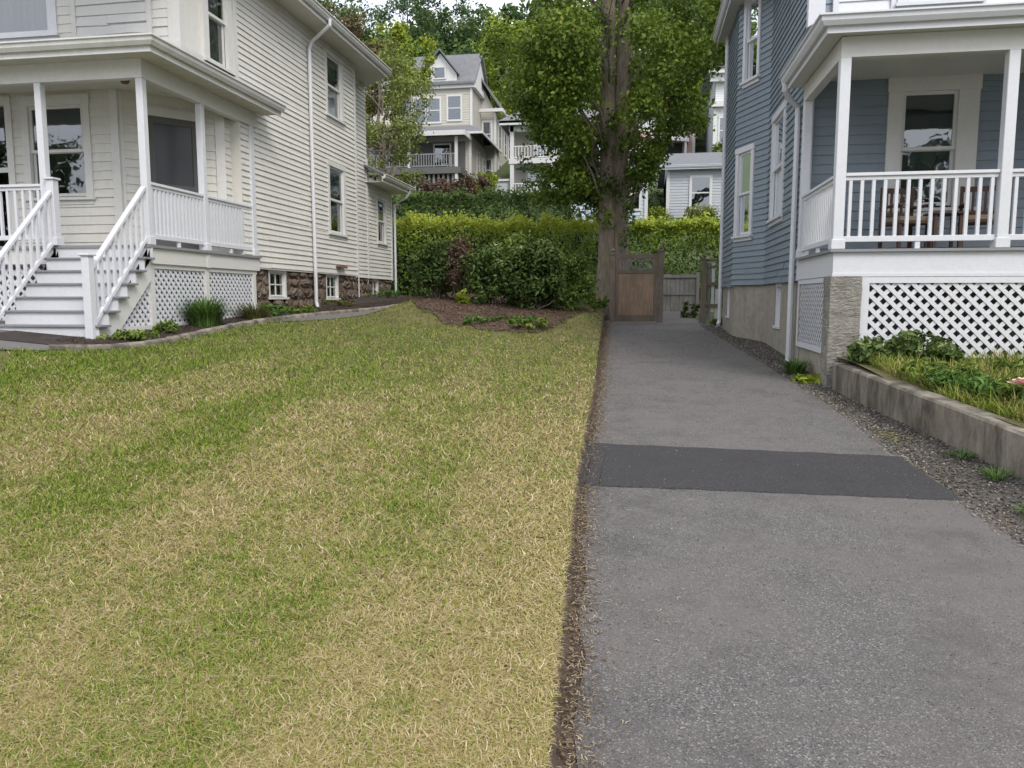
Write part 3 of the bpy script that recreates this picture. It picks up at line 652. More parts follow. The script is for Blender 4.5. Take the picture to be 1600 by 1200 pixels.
# basement
bw = [(14.22, 14.88, 1.62, 2.1), (17.02, 17.66, 1.6, 2.1)]; bx = (21.15, 21.62, 1.6, 2.08)
def stones(F, s0, s1, z0, z1, ops, o):
    m = MB()
    for a, b, p, q in cut(z0, z1, s0, s1, ops): m.fbox(F, p, q, o - .3, o, a, b)
    return m
def stones_wall(F, s0, s1, z0, z1, ops, o):
    """field stones set in mortar: each a rounded irregular lump"""
    m = MB(); rr = random.Random(3); z = z0
    while z < z1 - .03:
        h = rr.uniform(.16, .34); h = min(h, z1 - z); s = s0 - rr.uniform(0, .2)
        while s < s1:
            w = rr.uniform(.2, .6); a, b = max(s, s0) + .012, min(s + w, s1) - .012; c, d = z + .01, z + h - .012
            s += w
            if b - a < .06 or d - c < .04: continue
            if any(not (b < q[0] or a > q[1] or d < q[2] or c > q[3]) for q in ops): continue
            n = 9; cx, cz = (a + b) / 2, (c + d) / 2; ring = []; e = rr.uniform(.03, .06)
            for i in range(n):
                t = 2 * math.pi * i / n + rr.uniform(-.15, .15); ct, st = math.cos(t), math.sin(t); k = 1 / max(abs(ct) ** 4 + abs(st) ** 4, 1e-6) ** .25
                k *= rr.uniform(.86, 1.0); ring.append((ct * k * (b - a) / 2, st * k * (d - c) / 2))
            vs = [F.P(cx + x, o - .03, cz + y) for x, y in ring] + [F.P(cx + x * .93, o + e * .7, cz + y * .93) for x, y in ring] + [F.P(cx + x * .6, o + e + rr.uniform(-.008, .008), cz + y * .6) for x, y in ring] + [F.P(cx, o + e * 1.1, cz)]
            fs = [(i, (i + 1) % n, (i + 1) % n + n, i + n) for i in range(n)] + [(i + n, (i + 1) % n + n, (i + 1) % n + 2 * n, i + 2 * n) for i in range(n)] + [(i + 2 * n, (i + 1) % n + 2 * n, 3 * n) for i in range(n)]
            m.add(vs, fs)
        z += h
    return m
ops = [opening(*w, g=.05) for w in bw]
a_, b_ = stones(FS, 13.5, 18.9, 1.0, ZB - .03, ops, -.05), stones_wall(FS, 13.6, 18.9, 1.15, ZB - .03, ops, -.05); a_.add(b_.v, b_.f).build('stone_foundation', 'stone', LH)
ob = [opening(*bx, g=.05)]
a_, b_ = stones(FB, 18.9, 22.8, 1.0, ZB - .06, ob, -.03), stones_wall(FB, 19.0, 22.8, 1.3, ZB - .06, ob, -.03); a_.add(b_.v, b_.f).build('stone_foundation', 'stone', LH)
for F, w in ((FS, bw[0]), (FS, bw[1]), (FB, bx)):
    window(LH, F, *w, cas=.05, mid=False, o=-.08, muntin=True, blind='curtain', blindfrac=.95, bt=.035)
m = MB(); m.box(-14, -7.6, 21.5, 22.8, 1, 2.1); m.build('rear_foundation', 'stone', LH)
# main eave, soffit, gutter, roof
m = MB(); m.slab([(-7.6, 9.0, 7.34), (-6.62, 9.0, 7.34), (-6.62, 20.0, 7.34), (-7.6, 20.9, 7.34)], .012)
m.slab([(-7.6, 20.6, 4.76), (-6.98, 20.6, 4.76), (-6.98, 23.2, 4.76), (-12, 23.2, 4.76), (-12, 20.78, 4.76)], .012); m.build('soffit', 'soffit', LH)
gutter(LH, (-6.6, 9), (-6.6, 20.05), (1, 0), 7.5); gutter(LH, (-6.96, 20.5), (-6.96, 23.22), (1, 0), 4.94)
m = MB(); m.slab([(-6.56, 9, 7.5), (-6.56, 20.05, 7.5), (-11, 19.4, 10.2), (-11, 9, 10.2)], .1); m.slab([(-6.56, 20.05, 7.5), (-14, 20.9, 7.5), (-11, 19.4, 10.2)], .1); m.slab([(-14, 9, 7.5), (-11, 9, 10.2), (-11, 19.4, 10.2), (-14, 20.9, 7.5)], .1)
m.slab([(-6.93, 20.5, 4.93), (-6.93, 23.25, 4.93), (-8.5, 23.25, 5.75), (-8.5, 20.5, 5.75)], .06); m.slab([(-8.5, 23.25, 5.75), (-13, 23.25, 5.75), (-13, 20.5, 5.75), (-8.5, 20.5, 5.75)], .06)
m.build('roof', 'roof', LH)
m = MB(); m.box(-14, -7.5, 20.69, 20.74, 2, 7.33); m.box(-14.05, -14, 11.6, 22.8, 1, 9); m.box(-14, -7.3, 13.4, 13.45, 1, 2.3); m.build('rear_wall', 'cream', LH)
def downspout(parent, pts, r=.04, mat='white', name='downspout'):
    m = MB().tube(pts, r, 8); return m.build(name, mat, parent)
downspout(LH, [(-6.52, 16.0, 7.4), (-6.52, 16.0, 7.28), (-6.98, 16.1, 7.0), (-7.04, 16.1, 6.85), (-7.04, 16.1, 1.5), (-7.0, 16.08, 1.38), (-6.88, 16.05, 1.33)], .04)
downspout(LH, [(-7.42, 19.75, 7.3), (-7.42, 19.75, 1.6), (-7.3, 19.7, 1.5)], .018, 'white2', 'conduit')
downspout(LH, [(-6.9, 22.9, 4.8), (-7.05, 22.9, 4.6), (-7.42, 22.92, 4.4), (-7.42, 22.92, 1.5)], .035)
m = MB(); z = 2.3
m.box(-7.09, -7.0, 17.4, 17.9, 2.32, 2.36); m.tube([(-7.08, 17.5, 2.34), (-7.0, 17.55, 2.3), (-7.04, 17.7, 2.33), (-7.0, 17.85, 2.31)], .02, 6); m.build('hose_bracket', 'rust', LH)

# ================================================================== BLUE HOUSE (right)
BH = thing('blue_house', (6, 16, .5), 'blue clapboard house with white porch, lattice skirt and concrete foundation beside the driveway', 'house')
XS = 2.42; YF = 12.5
FA = Fr((XS, 0), (0, 1), (-1, 0)); FF = Fr((0, YF), (1, 0), (0, -1))
fa, fb_ = (XS, 15.9), (1.93, 17.12); FX = Fr(fa, (fb_[0] - fa[0], fb_[1] - fa[1]), None); LX = math.hypot(fb_[0] - fa[0], fb_[1] - fa[1])
FX.n = (-FX.d[1], FX.d[0]) if (-FX.d[1]) < 0 else (FX.d[1], -FX.d[0])
FZ = Fr((1.93, 0), (0, 1), (-1, 0))
BZ0, BZ1 = 1.86, 7.6
w1 = (14.22, 15.28, 3.06, 4.82); wq = (.62, 1.12, 2.9, 4.56); wu = (.52, .98, 5.98, 7.5)
m = MB()
clap(m, FA, YF, 15.9, BZ0, BZ1, .115, [opening(*w1)], .02, .003)
clap(m, FX, 0, LX, BZ0, BZ1, .115, [opening(*wq), opening(*wu)], .02, .004)
clap(m, FZ, 17.12, 19.1, BZ0 - .02, BZ1, .115, [], .02, .003)
wfr = (3.76, 4.52, 2.96, 4.60)
clap(m, FF, XS, 12, 2.2, 4.85, .14, [opening(*wfr), (7.0, 8.0, 2.1, 4.4)], .018, .001)
clap(m, FF, XS, 12, 5.2, 8.6, .14, [opening(3.72, 4.6, 5.85, 7.5)], .018, .001)
m.build('clapboard_wall', 'blue', BH)
m = MB(); m.box(1.96, 12, 19.05, 19.1, 1.8, 8.4); m.box(12, 12.05, YF, 19.1, .5, 8.4); m.build('rear_wall', 'blue', BH)
window(BH, FA, *w1, cas=.12, mats=('white', 'white'), blind='greenblind', blindfrac=.95, o=.01)
window(BH, FX, *wq, cas=.11, mats=('white', 'white'), blind='greenblind', blindfrac=.5, o=.01)
window(BH, FX, *wu, cas=.09, mats=('white', 'white'), blind='blind', blindfrac=1, o=.01)
window(BH, FF, *wfr, cas=.2, casr=.28, head=.2, mats=('white2', 'white2'), blind='greenblind', blindfrac=.36, o=.02)
window(BH, FF, 3.72, 4.6, 5.85, 7.5, cas=.12, mats=('white', 'white'), blind='blind', blindfrac=.3, o=.06)
boards(BH, 'corner_board', 'white', [(FF, XS - .036, XS + .2, -.02, .035, 4.9, 8.6), (FA, YF, YF + .1, -.02, .035, 4.9, 8.2), (FF, XS - .031, XS + .1, -.02, .03, 1.86, 4.9), (FA, YF, YF + .1, -.02, .03, 1.86, 4.9), (FZ, 19.02, 19.12, -.02, .03, BZ0 - .02, 7.7)])
# white panelled bay front upstairs
for a, b in ((2.72, 3.6), (4.72, 5.5)):
    m = MB(); m.fbox(FF, a, a + .08, .01, .07, 5.68, 7.6); m.fbox(FF, b - .08, b, .01, .07, 5.68, 7.6); m.fbox(FF, a + .08, b - .08, .01, .07, 5.68, 5.76)
    q = m.build('wall_panel', 'white', BH); m = MB(); clap(m, Fr((0, YF - .025), (1, 0), (0, -1)), a + .08, b - .08, 5.76, 7.6, .15, [], .02, .001); m.build('clapboards', 'white', q)
m = MB(); m.fbox(FF, 2.68, 5.54, .01, .09, 5.62, 5.68); m.build('band_board', 'white', BH)
# porch
PX = 2.42; PY = 10.3; XE = 10.5
m = MB(); m.box(PX - .09, XE, PY - .09, YF - .01, 2.165, 2.2); m.build('porch_floor', 'greyboard', BH)
m = MB(); m.box(PX - .04, XE, PY - .04, PY - .005, 1.87, 2.163); m.box(PX - .04, PX - .005, PY - .004, YF - .04, 1.87, 2.163); m.box(PX - .05, XE, PY - .055, PY - .041, 1.86, 1.9); m.build('porch_fascia', 'white', BH)
m = MB(); m.box(PX - .06, XE, PY - .06, PY + .06, 4.5, 4.74); m.box(PX - .06, PX + .06, PY + .06, YF - .04, 4.5, 4.74); m.build('porch_beam', 'white2', BH)
MB().box(PX + .06, XE, PY + .06, YF - .02, 4.80, 4.82).build('porch_ceiling', 'white2', BH)
px_ = [PX, 4.3, 6.2, 8.1, 10.0]
for x in px_: post(BH, x, PY, 2.2, 4.5, .125)
post(BH, PX, YF - .1, 2.2, 4.5, .12)
Fp = Fr((0, PY), (1, 0), (0, -1))
for a, b in zip(px_[:-1], px_[1:]): rail(BH, Fp, a + .065, b - .065, 2.2, 3.13, 13)
rail(BH, Fr((PX, 0), (0, 1), (-1, 0)), PY + .07, YF - .17, 2.2, 3.13, 18)
m = MB(); zt, zw = 4.93, 5.62; x0 = PX - .28; y0_ = PY - .28
m.slab([(x0, y0_, zt), (XE, y0_, zt), (XE, YF, zw), (XS + .05, YF, zw)], .05); m.slab([(x0, y0_, zt), (XS + .05, YF, zw), (XS - .03, YF + .1, zw), (x0, YF + .1, zt)], .05)
m.build('porch_roof', 'roof', BH)
m = MB(); m.slab([(x0 + .02, y0_ + .02, 4.76), (XE, y0_ + .02, 4.76), (XE, PY - .06, 4.76), (PX - .06, PY - .06, 4.76), (PX - .06, YF + .08, 4.76), (x0 + .02, YF + .08, 4.76)], .012); m.build('porch_soffit', 'white2', BH)
gutter_run(BH, [(XE, y0_), (x0, y0_), (x0, YF + .12)], 1, 4.92, 'white')
downspout(BH, [(x0 - .04, YF + .02, 4.83), (x0 - .03, YF + .06, 4.72), (x0 + .06, YF + .2, 4.62), (XS - .07, YF + .3, 4.52), (XS - .06, YF + .32, 4.4), (XS - .06, YF + .32, .62), (XS - .12, YF + .2, .52)], .045)
downspout(BH, [(1.88, 19.0, 7.6), (1.88, 19.0, 1.05), (1.84, 18.85, .95)], .045)
# foundation
cw = [(14.3, 14.75, 1.1, 1.8), (17.75, 18.2, 1.2, 1.8)]
m = MB()
for a, b, p, q in cut(.3, BZ0 - .02, YF, 15.9, [opening(*cw[0], g=.06)]): m.fbox(FA, p, q, -.3, -.03, a, b)
m.fbox(FX, -.02, LX + .02, -.3, -.035, .3, BZ0 - .02)
for a, b, p, q in cut(.3, BZ0 - .04, 17.1, 19.05, [opening(*cw[1], g=.06)]): m.fbox(FZ, p, q, -.3, -.03, a, b)
m.box(PX - .02, 12, 12.3, 12.48, .3, 2.15); m.fbox(Fr((PX, 0), (0, 1), (-1, 0)), PY + .1, YF, -.25, .0, .2, .86)
m.build('foundation', 'conc', BH)
for F, w in ((FA, cw[0]), (FZ, cw[1])): window(BH, F, *w, cas=.055, mid=False, o=-.08, mats=('white', 'white'), blind='curtain', bt=.04)
m = MB(); x0p, x1p, y0p, y1p = PX - .07, PX + .3, PY - .09, PY + .27; g_ = np.random.default_rng(3)
per = [(x0p, y1p - i * .03, -1, 0) for i in range(12)] + [(x0p + i * .031, y0p, 0, -1) for i in range(12)] + [(x1p, y0p + i * .03, 1, 0) for i in range(12)] + [(x1p - i * .031, y1p, 0, 1) for i in range(12)]
nzp = 92
for k in range(nzp + 1):
    z = .28 + (1.865 - .28) * k / nzp; joint = 0
    for i, (x, y, nx_, ny_) in enumerate(per):
        corner = (i % 12) == 0; d = 0 if corner else .024 * (vnoise(np.array([i * 1.]), np.array([z * 24]), .35, 4)[0] - .35) + .012 * (vnoise(np.array([i * 1.]), np.array([z * 60]), 1.1, 5)[0] - .5)
        d = -.008 if joint else d; m.v.append((x + nx_ * d, y + ny_ * d, z))
q_ = len(per)
for k in range(nzp):
    for i in range(q_): m.f.append((k * q_ + i, k * q_ + (i + 1) % q_, (k + 1) * q_ + (i + 1) % q_, (k + 1) * q_ + i))
m.build('porch_pier', 'block', BH)
m = MB(); m.box(PX + .302, PX + .4, PY - .05, PY - .01, .84, 1.86); m.box(PX + .4, XE, PY - .05, PY - .01, 1.78, 1.855); m.box(PX + .4, XE, PY - .05, PY - .01, .78, .87)
Fs_ = Fr((PX, 0), (0, 1), (-1, 0)); m.fbox(Fs_, PY + .29, PY + .36, -.02, .03, .86, 1.865); m.fbox(Fs_, YF - .12, YF - .05, -.02, .03, .86, 1.865); m.fbox(Fs_, PY + .36, YF - .12, -.02, .03, .86, .93); m.fbox(Fs_, PY + .36, YF - .12, -.02, .03, 1.80, 1.865)
m.build('lattice_frame', 'white', BH)
Fl = Fr((0, PY), (1, 0), (0, -1))
lattice(BH, Fl, [(PX + .4, .87), (XE, .87), (XE, 1.78), (PX + .4, 1.78)], .015, .112, .05)
lattice(BH, Fs_, [(PY + .36, .93), (YF - .12, .93), (YF - .12, 1.8), (PY + .36, 1.8)], .0, .085, .036)
# main roof and eave
EX, EZ = 1.68, 7.72
m = MB(); m.slab([(EX, 11.9, EZ), (EX, 19.5, EZ), (7, 19.5, 11.4), (7, 11.9, 11.4)], .12); m.slab([(7, 11.9, 11.4), (7, 19.5, 11.4), (12.6, 19.5, EZ), (12.6, 11.9, EZ)], .12); m.build('roof', 'roof', BH)
m = MB(); m.slab([(EX + .03, 11.95, EZ - .13), (2.45, 11.95, EZ - .13), (2.45, 19.45, EZ - .13), (EX + .03, 19.45, EZ - .13)], .02); m.build('soffit', 'white2', BH)
gutter(BH, (EX, 11.9), (EX, 19.5), (-1, 0), EZ, 'white')

# porch furniture behind the railing
def porch_chair(x, y, rz, label):
    t = thing('porch_chair', (x, y, 2.2), label, 'chair', 'brown wooden chairs on the blue house porch')
    c, s = math.cos(rz), math.sin(rz); F = Fr((x, y), (c, s), (s, -c))
    def B(name, *a, mat='chairwood'): MB().fbox(F, *a).build(name, mat, t, bevel=.004)
    for a in (-.24, .2):
        B('leg', a, a + .045, .2, .245, 2.2, 2.64); B('leg', a, a + .045, -.26, -.215, 2.2, 3.14)
        B('armrest', a - .015, a + .06, -.25, .26, 2.84, 2.87)
    B('seat', -.25, .25, -.25, .26, 2.6, 2.64); B('cushion', -.22, .22, -.21, .24, 2.64, 2.70, mat='tan')
    m = MB(); m.fbox(F, -.195, .2, -.25, -.22, 3.06, 3.13); m.fbox(F, -.195, .2, -.25, -.22, 2.74, 2.79)
    for i in range(5): m.fbox(F, -.17 + i * .075, -.14 + i * .075, -.245, -.225, 2.79, 3.06)
    m.build('backrest', 'chairwood', t)
porch_chair(3.62, 11.6, .25, 'brown wooden porch chair at the window, nearer the driveway end of the blue porch')
porch_chair(4.55, 11.55, -.3, 'brown wooden porch chair at the window, beside the middle porch post')
t = thing('porch_table', (4.08, 11.5, 2.2), 'small brown wooden porch table between the two chairs', 'table')
MB().box(3.87, 4.29, 11.3, 11.7, 2.72, 2.75).build('tabletop', 'chairwood', t, bevel=.005)
for a in (3.9, 4.22):
    for b in (11.33, 11.63): MB().box(a, a + .04, b, b + .04, 2.2, 2.72).build('leg', 'chairwood', t)

# concrete garden wall
m = MB(); ys_ = np.arange(-2, 10.16, .3); n0 = 0
for i, y in enumerate(ys_):
    x = float(WX(y)); z1 = float(np.interp(y, [-2, 5.85, 9.93], [.34, .645, .80])); j = .006 * math.sin(y * 9) + .005 * math.sin(y * 21)
    z0 = float(HG(x, y)) - .1
    m.v += [(x + j, y, z0), (x + j * .6, y, z1 - .02), (x + .02, y, z1 + j * .5), (x + .19, y, z1 - j * .5), (x + .21, y, z1 - .02), (x + .22, y, z0)]
    if i:
        b = (i - 1) * 6
        for k in range(5): m.f.append((b + k, b + k + 1, b + k + 7, b + k + 6))
k = len(ys_) - 1; m.f.append(tuple(range(k * 6, k * 6 + 6)))
m.build('concrete_garden_wall', 'concwall', label='low stained concrete retaining wall along the raised garden bed', cat='wall')

# ================================================================== GATE AND FENCES
GY = 20.6
def gpost(x, name, label, h=1.95, w=.14):
    z = float(H0(0, GY)); t = thing(name, (x, GY, z), label, 'gate post', 'wooden gate posts')
    MB().box(x - w / 2, x + w / 2, GY - w / 2, GY + w / 2, z - .1, z + h - .16).build('shaft', 'postwood', t, bevel=.008)
    m = MB().box(x - w / 2 - .02, x + w / 2 + .02, GY - w / 2 - .02, GY + w / 2 + .02, z + h - .16, z + h - .13)
    m.tube([(x, GY, z + h - .13), (x, GY, z + h - .1), (x, GY, z + h - .06), (x, GY, z + h - .02), (x, GY, z + h + .03)], [.045, .035, .06, .045, .012], 10); m.build('finial', 'postwood', t, smooth=False)
gpost(-.72, 'gate_post', 'brown wooden gate post at the foot of the big tree trunk')
gpost(.51, 'gate_post', 'brown wooden gate post at the open side of the plank gate', 2.02, .17)
gpost(1.62, 'gate_post', 'brown wooden gate post carrying the short fence by the blue house', 1.8, .14)
gz = float(H0(0, GY)); GT = thing('wooden_gate', (-.1, GY, gz), 'brown vertical plank gate with an open scrollwork panel along its top', 'gate')
FG = Fr((0, GY), (1, 0), (0, -1)); a, b = -.64, .415
m = MB()
m.fbox(FG, a, a + .07, -.02, .03, gz + .06, gz + 1.8); m.fbox(FG, b - .07, b, -.02, .03, gz + .06, gz + 1.8)
for z0, z1 in ((.05, .22), (1.3, 1.4), (1.68, 1.80)): m.fbox(FG, a + .07, b - .07, -.018, .028, gz + z0, gz + z1)
m.build('gate_frame', 'postwood', GT, bevel=.004)
m = MB(); n = 9; w = (b - a - .14) / n
for i in range(n): m.fbox(FG, a + .07 + i * w + .004, a + .07 + (i + 1) * w - .004, -.006 + .003 * (i % 2), .012 + .003 * (i % 2), gz + .2, gz + 1.31)
m.build('gate_planks', 'gatewood', GT)
m = MB(); L = b - a - .14; c0 = a + .07
for ph in (0, math.pi):
    for per, am in ((6, .125), (3, .125)):
        m.tube([FG.P(c0 + L * i / 40, .004, gz + 1.54 + am * math.sin(i / 40 * math.pi * per + ph)) for i in range(41)], .010, 5)
m.tube([FG.P(c0 + L / 2 + .13 * math.cos(i * math.pi / 10), .004, gz + 1.54 + .085 * math.sin(i * math.pi / 10)) for i in range(21)], .010, 5)
m.build('scrollwork', 'oldwood', GT)
# threshold strip
MB().box(-.7, 1.6, GY - .16, GY - .08, gz - .02, gz + .022).build('gate_threshold', 'conc', label='thin pale threshold strip under the wooden gate', cat='threshold')
# short broken fence between the right post and the blue house
t = thing('broken_fence', (1.85, GY, gz), 'short weathered fence with three rails and broken white pickets beside the blue house', 'fence')
m = MB()
for z in (.42, .98, 1.44): m.fbox(FG, 1.69, 2.3, -.02, .02, gz + z, gz + z + .09 * (1 if z < 1.4 else .6))
m.fbox(FG, 1.69, 2.3, -.02, .02, gz + 1.6, gz + 1.66); m.build('rail', 'postwood', t)
for i, (x, h0, h1) in enumerate([(1.72, .1, 1.5), (1.82, .3, 1.6), (1.92, .1, .9), (2.02, .5, 1.6), (2.12, .1, 1.55), (2.22, .2, 1.6)]):
    MB().fbox(FG, x, x + .075, -.05, -.022, gz + h0, gz + h1).build('picket', 'white2' if i % 3 else 'oldwood', t)
# grey board fence further back
def board_fence(name, x0, x1, y, zb, h, mat, label, wd=.14, yr=0):
    t = thing(name, ((x0 + x1) / 2, y, zb), label, 'fence'); F = Fr((0, y), (1, 0), (0, -1)); n = max(2, int((x1 - x0) / wd)); w = (x1 - x0) / n; rr = random.Random(5)
    m = MB()
    for i in range(n):
        j = rr.uniform(-.02, .015); m.fbox(F, x0 + i * w + .006, x0 + (i + 1) * w - .006, -.01 + rr.uniform(0, .006), .012, zb - .2, zb + h + j)
    m.build('boards', mat, t); m = MB(); m.fbox(F, x0, x1, .012, .05, zb + h - .12, zb + h - .03); m.fbox(F, x0, x1, .012, .04, zb + h * .45, zb + h * .45 + .04); m.build('rail', mat, t)
    for x in (x0, x1): MB().fbox(F, x - .05, x + .05, -.05, .055, zb - .2, zb + h + .06).build('fence_post', mat, t)
board_fence('grey_fence', -.9, 1.9, 26.6, 1.13, 1.25, 'oldwood', 'weathered grey board fence across the back of the driveway passage')
board_fence('grey_fence', -11, -5.6, 25.3, 1.25, .95, 'oldwood', 'weathered grey board fence behind the rear corner of the cream house')
# folding chair by rear fence
t = thing('garden_chair', (-6.9, 24.2, 1.3), 'white plastic garden chair seen past the rear corner of the cream house', 'chair')
z = 1.3
MB().box(-7.15, -6.7, 23.95, 24.4, z + .4, z + .44).build('seat', 'white', t, bevel=.01)
m = MB(); m.box(-7.15, -6.7, 24.38, 24.42, z + .82, z + .9)
for i in range(5): m.box(-7.13 + i * .09, -7.07 + i * .09, 24.385, 24.41, z + .44, z + .82)
m.build('backrest', 'white', t)
for x in (-7.15, -6.74):
    for y in (23.95, 24.36): MB().box(x, x + .04, y, y + .04, z - .02, z + .4).build('leg', 'white', t)

# ================================================================== HOUSES ON THE HILL
def bwin(parent, F, s0, s1, z0, z1, trim='bgtrim', c=.12, o=.04, blind=None, mid=True):
    m = MB(); m.fbox(F, s0 - c, s0, -.02, o + .03, z0 - c, z1 + c); m.fbox(F, s1, s1 + c, -.02, o + .03, z0 - c, z1 + c); m.fbox(F, s0, s1, -.02, o + .03, z1, z1 + c); m.fbox(F, s0, s1, -.02, o + .04, z0 - c, z0)
    if mid: zc = (z0 + z1) / 2; m.fbox(F, s0, s1, -.02, o + .01, zc - .03, zc + .03)
    w = m.build('window', trim, parent)
    MB().fbox(F, s0, s1, .03, .034, z0, z1).build('pane', 'glass', w)
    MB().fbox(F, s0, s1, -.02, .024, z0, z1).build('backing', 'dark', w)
    if blind: MB().fbox(F, s0, s1, .025, .028, z1 - (z1 - z0) * blind, z1).build('blind', 'curtain', w)
def bbox(parent, x0, x1, y0, y1, z0, z1, mat, name='wall', ex=.16):
    m = MB(); clap(m, Fr((0, y0), (1, 0), (0, -1)), x0, x1, z0, z1, ex, [], .02, .003); clap(m, Fr((x1, 0), (0, 1), (1, 0)), y0, y1, z0, z1, ex, [], .02, .003)
    m.add([(x0, y1, z0), (x1, y1, z0), (x1, y1, z1), (x0, y1, z1)], [(0, 1, 2, 3)]); m.add([(x0, y1, z0), (x0, y0, z0), (x0, y0, z1), (x0, y1, z1)], [(0, 1, 2, 3)])
    return m.build(name, mat, parent)
def trim(parent, *boxes, mat='bgtrim', name='trim'):
    m = MB()
    for b in boxes: m.box(*b)
    return m.build(name, mat, parent)
FBk = lambda y: Fr((0, y), (1, 0), (0, -1))
# --- large beige house
A = thing('beige_house', (-14, 53, 8), 'tall beige hillside house with dark covered porch and grey gabled roofs above the hedge', 'house')
bbox(A, -18.5, -10.95, 49.8, 56, 7.5, 12.0, 'bgbeige')
bbox(A, -19.5, -11.35, 52, 60, 12.0, 15.6, 'bgbeige')
bbox(A, -11.36, -10.3, 55, 63, 8.0, 14.6, 'bgbeige')
m = MB(); m.fprism(FBk(55.01), [(-11.36, 14.6), (-10.3, 14.6), (-11.36, 16.6)], -.3, 0); m.build('gable_wall', 'bgbeige', A)
m = MB(); m.slab([(-11.3, 54.5, 17.0), (-9.75, 54.5, 14.75), (-9.75, 63, 14.75), (-11.3, 63, 17.0)], .18); m.build('roof', 'roofl', A)
trim(A, (-11.35, -9.7, 54.4, 54.6, 14.5, 14.72), (-9.85, -9.65, 54.6, 63, 14.5, 14.72), (-10.4, -10.24, 54.95, 55.1, 8, 14.5), (-19.5, -11.1, 51.75, 51.95, 15.5, 15.85), (-11.3, -11.05, 51.95, 60, 15.5, 15.85), (-11.45, -11.3, 51.93, 52.1, 12.3, 15.5), (-11.06, -10.9, 49.74, 49.9, 8, 12), mat='bgtrim', name='cornice')
bwin(A, FBk(52), -12.95, -12.1, 13.5, 15.0, blind=.5)
for k in range(3): bwin(A, FBk(52), -16.3 + k * .98, -15.5 + k * .98, 13.4, 14.9, blind=.45 if k != 1 else 0)
bwin(A, FBk(55), -11.15, -10.62, 12.3, 13.9, blind=.4); bwin(A, FBk(55), -11.15, -10.62, 9.9, 11.3, blind=.7)
FA2 = Fr((-10.3, 0), (0, 1), (1, 0))
for y in (56.2, 58.6, 60.4): bwin(A, FA2, y, y + .8, 12.3, 13.9); bwin(A, FA2, y, y + .8, 9.6, 11.2)
FA3 = Fr((-10.95, 0), (0, 1), (1, 0))
bwin(A, FA3, 51.6, 52.3, 9.6, 11.2); bwin(A, FA3, 53.6, 54.3, 10.3, 11.1)
# upper roofs
m = MB(); m.slab([(-19.8, 51.6, 15.85), (-11.0, 51.6, 15.85), (-11.0, 54.0, 18.3), (-19.8, 54.0, 18.3)], .15); m.slab([(-19.8, 54, 18.3), (-11, 54, 18.3), (-11, 57, 15.85), (-19.8, 57, 15.85)], .15)
m.slab([(-15.2, 51.4, 15.9), (-13.4, 51.4, 18.0), (-13.4, 54.4, 18.0), (-15.2, 54.4, 15.9)], .12); m.slab([(-13.4, 51.4, 18.0), (-12.2, 51.4, 16.5), (-12.2, 54.4, 16.5), (-13.4, 54.4, 18.0)], .12); m.build('roof', 'roofl', A)
m = MB(); m.fprism(FBk(51.7), [(-15.0, 15.9), (-12.3, 15.9), (-12.3, 16.4), (-13.4, 17.75)], -.1, 0); m.add([(-11.2, 52, 15.8), (-11.2, 57, 15.8), (-11.2, 54.0, 18.1)], [(0, 1, 2)]); m.build('gable_wall', 'bgtrim', A)
bwin(A, FBk(51.7), -13.8, -13.1, 16.15, 16.8, mid=False, c=.08)
# porch of the beige house
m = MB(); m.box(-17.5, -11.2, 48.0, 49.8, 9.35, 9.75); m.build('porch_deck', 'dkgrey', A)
m = MB(); m.slab([(-17.8, 47.7, 11.95), (-10.9, 47.7, 11.95), (-11.4, 49.8, 12.35), (-17.8, 49.8, 12.35)], .28); m.slab([(-18.6, 49.2, 12.15), (-10.1, 49.2, 12.15), (-11.35, 52, 13.1), (-18.6, 52, 13.1)], .1); m.slab([(-10.1, 49.2, 12.15), (-10.1, 56.2, 12.15), (-11.35, 55, 13.1), (-11.35, 52, 13.1)], .1); m.build('porch_roof', 'roofl', A)
trim(A, (-17.8, -10.9, 47.62, 47.7, 11.6, 11.9), (-10.92, -10.84, 47.7, 49.8, 11.6, 11.9), (-10.95, -10.05, 49.1, 49.2, 11.95, 12.1), (-10.1, -10.02, 49.2, 56.2, 11.95, 12.1), (-18, -10.95, 49.1, 49.2, 12.0, 12.12), name='eave_board')
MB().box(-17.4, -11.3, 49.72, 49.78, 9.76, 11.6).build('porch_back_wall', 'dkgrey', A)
bwin(A, FBk(49.7), -13.3, -12.3, 9.8, 11.4, c=.1, mid=False)
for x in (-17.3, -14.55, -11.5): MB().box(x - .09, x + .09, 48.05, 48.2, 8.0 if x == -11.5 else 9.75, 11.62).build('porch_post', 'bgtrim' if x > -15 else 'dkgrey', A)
def farrail(parent, x0, x1, y, z, mat, h=.85, sp=.16):
    m = MB(); m.box(x0, x1, y - .03, y + .03, z + h - .07, z + h); m.box(x0, x1, y - .03, y + .03, z + .06, z + .12); n = int((x1 - x0) / sp)
    for i in range(n): x = x0 + (i + .5) * (x1 - x0) / n; m.box(x - .025, x + .025, y - .02, y + .02, z + .12, z + h - .07)
    return m.build('porch_railing', mat, parent)
farrail(A, -17.3, -14.6, 48.1, 9.75, 'greyboard'); farrail(A, -14.5, -11.55, 48.1, 9.75, 'greyboard')
m = MB()
for i in range(20): x = -17.4 + i * .31; m.box(x, x + .14, 48.2, 48.23, 8.0, 9.35)
m.build('porch_skirt', 'oldwood', A)
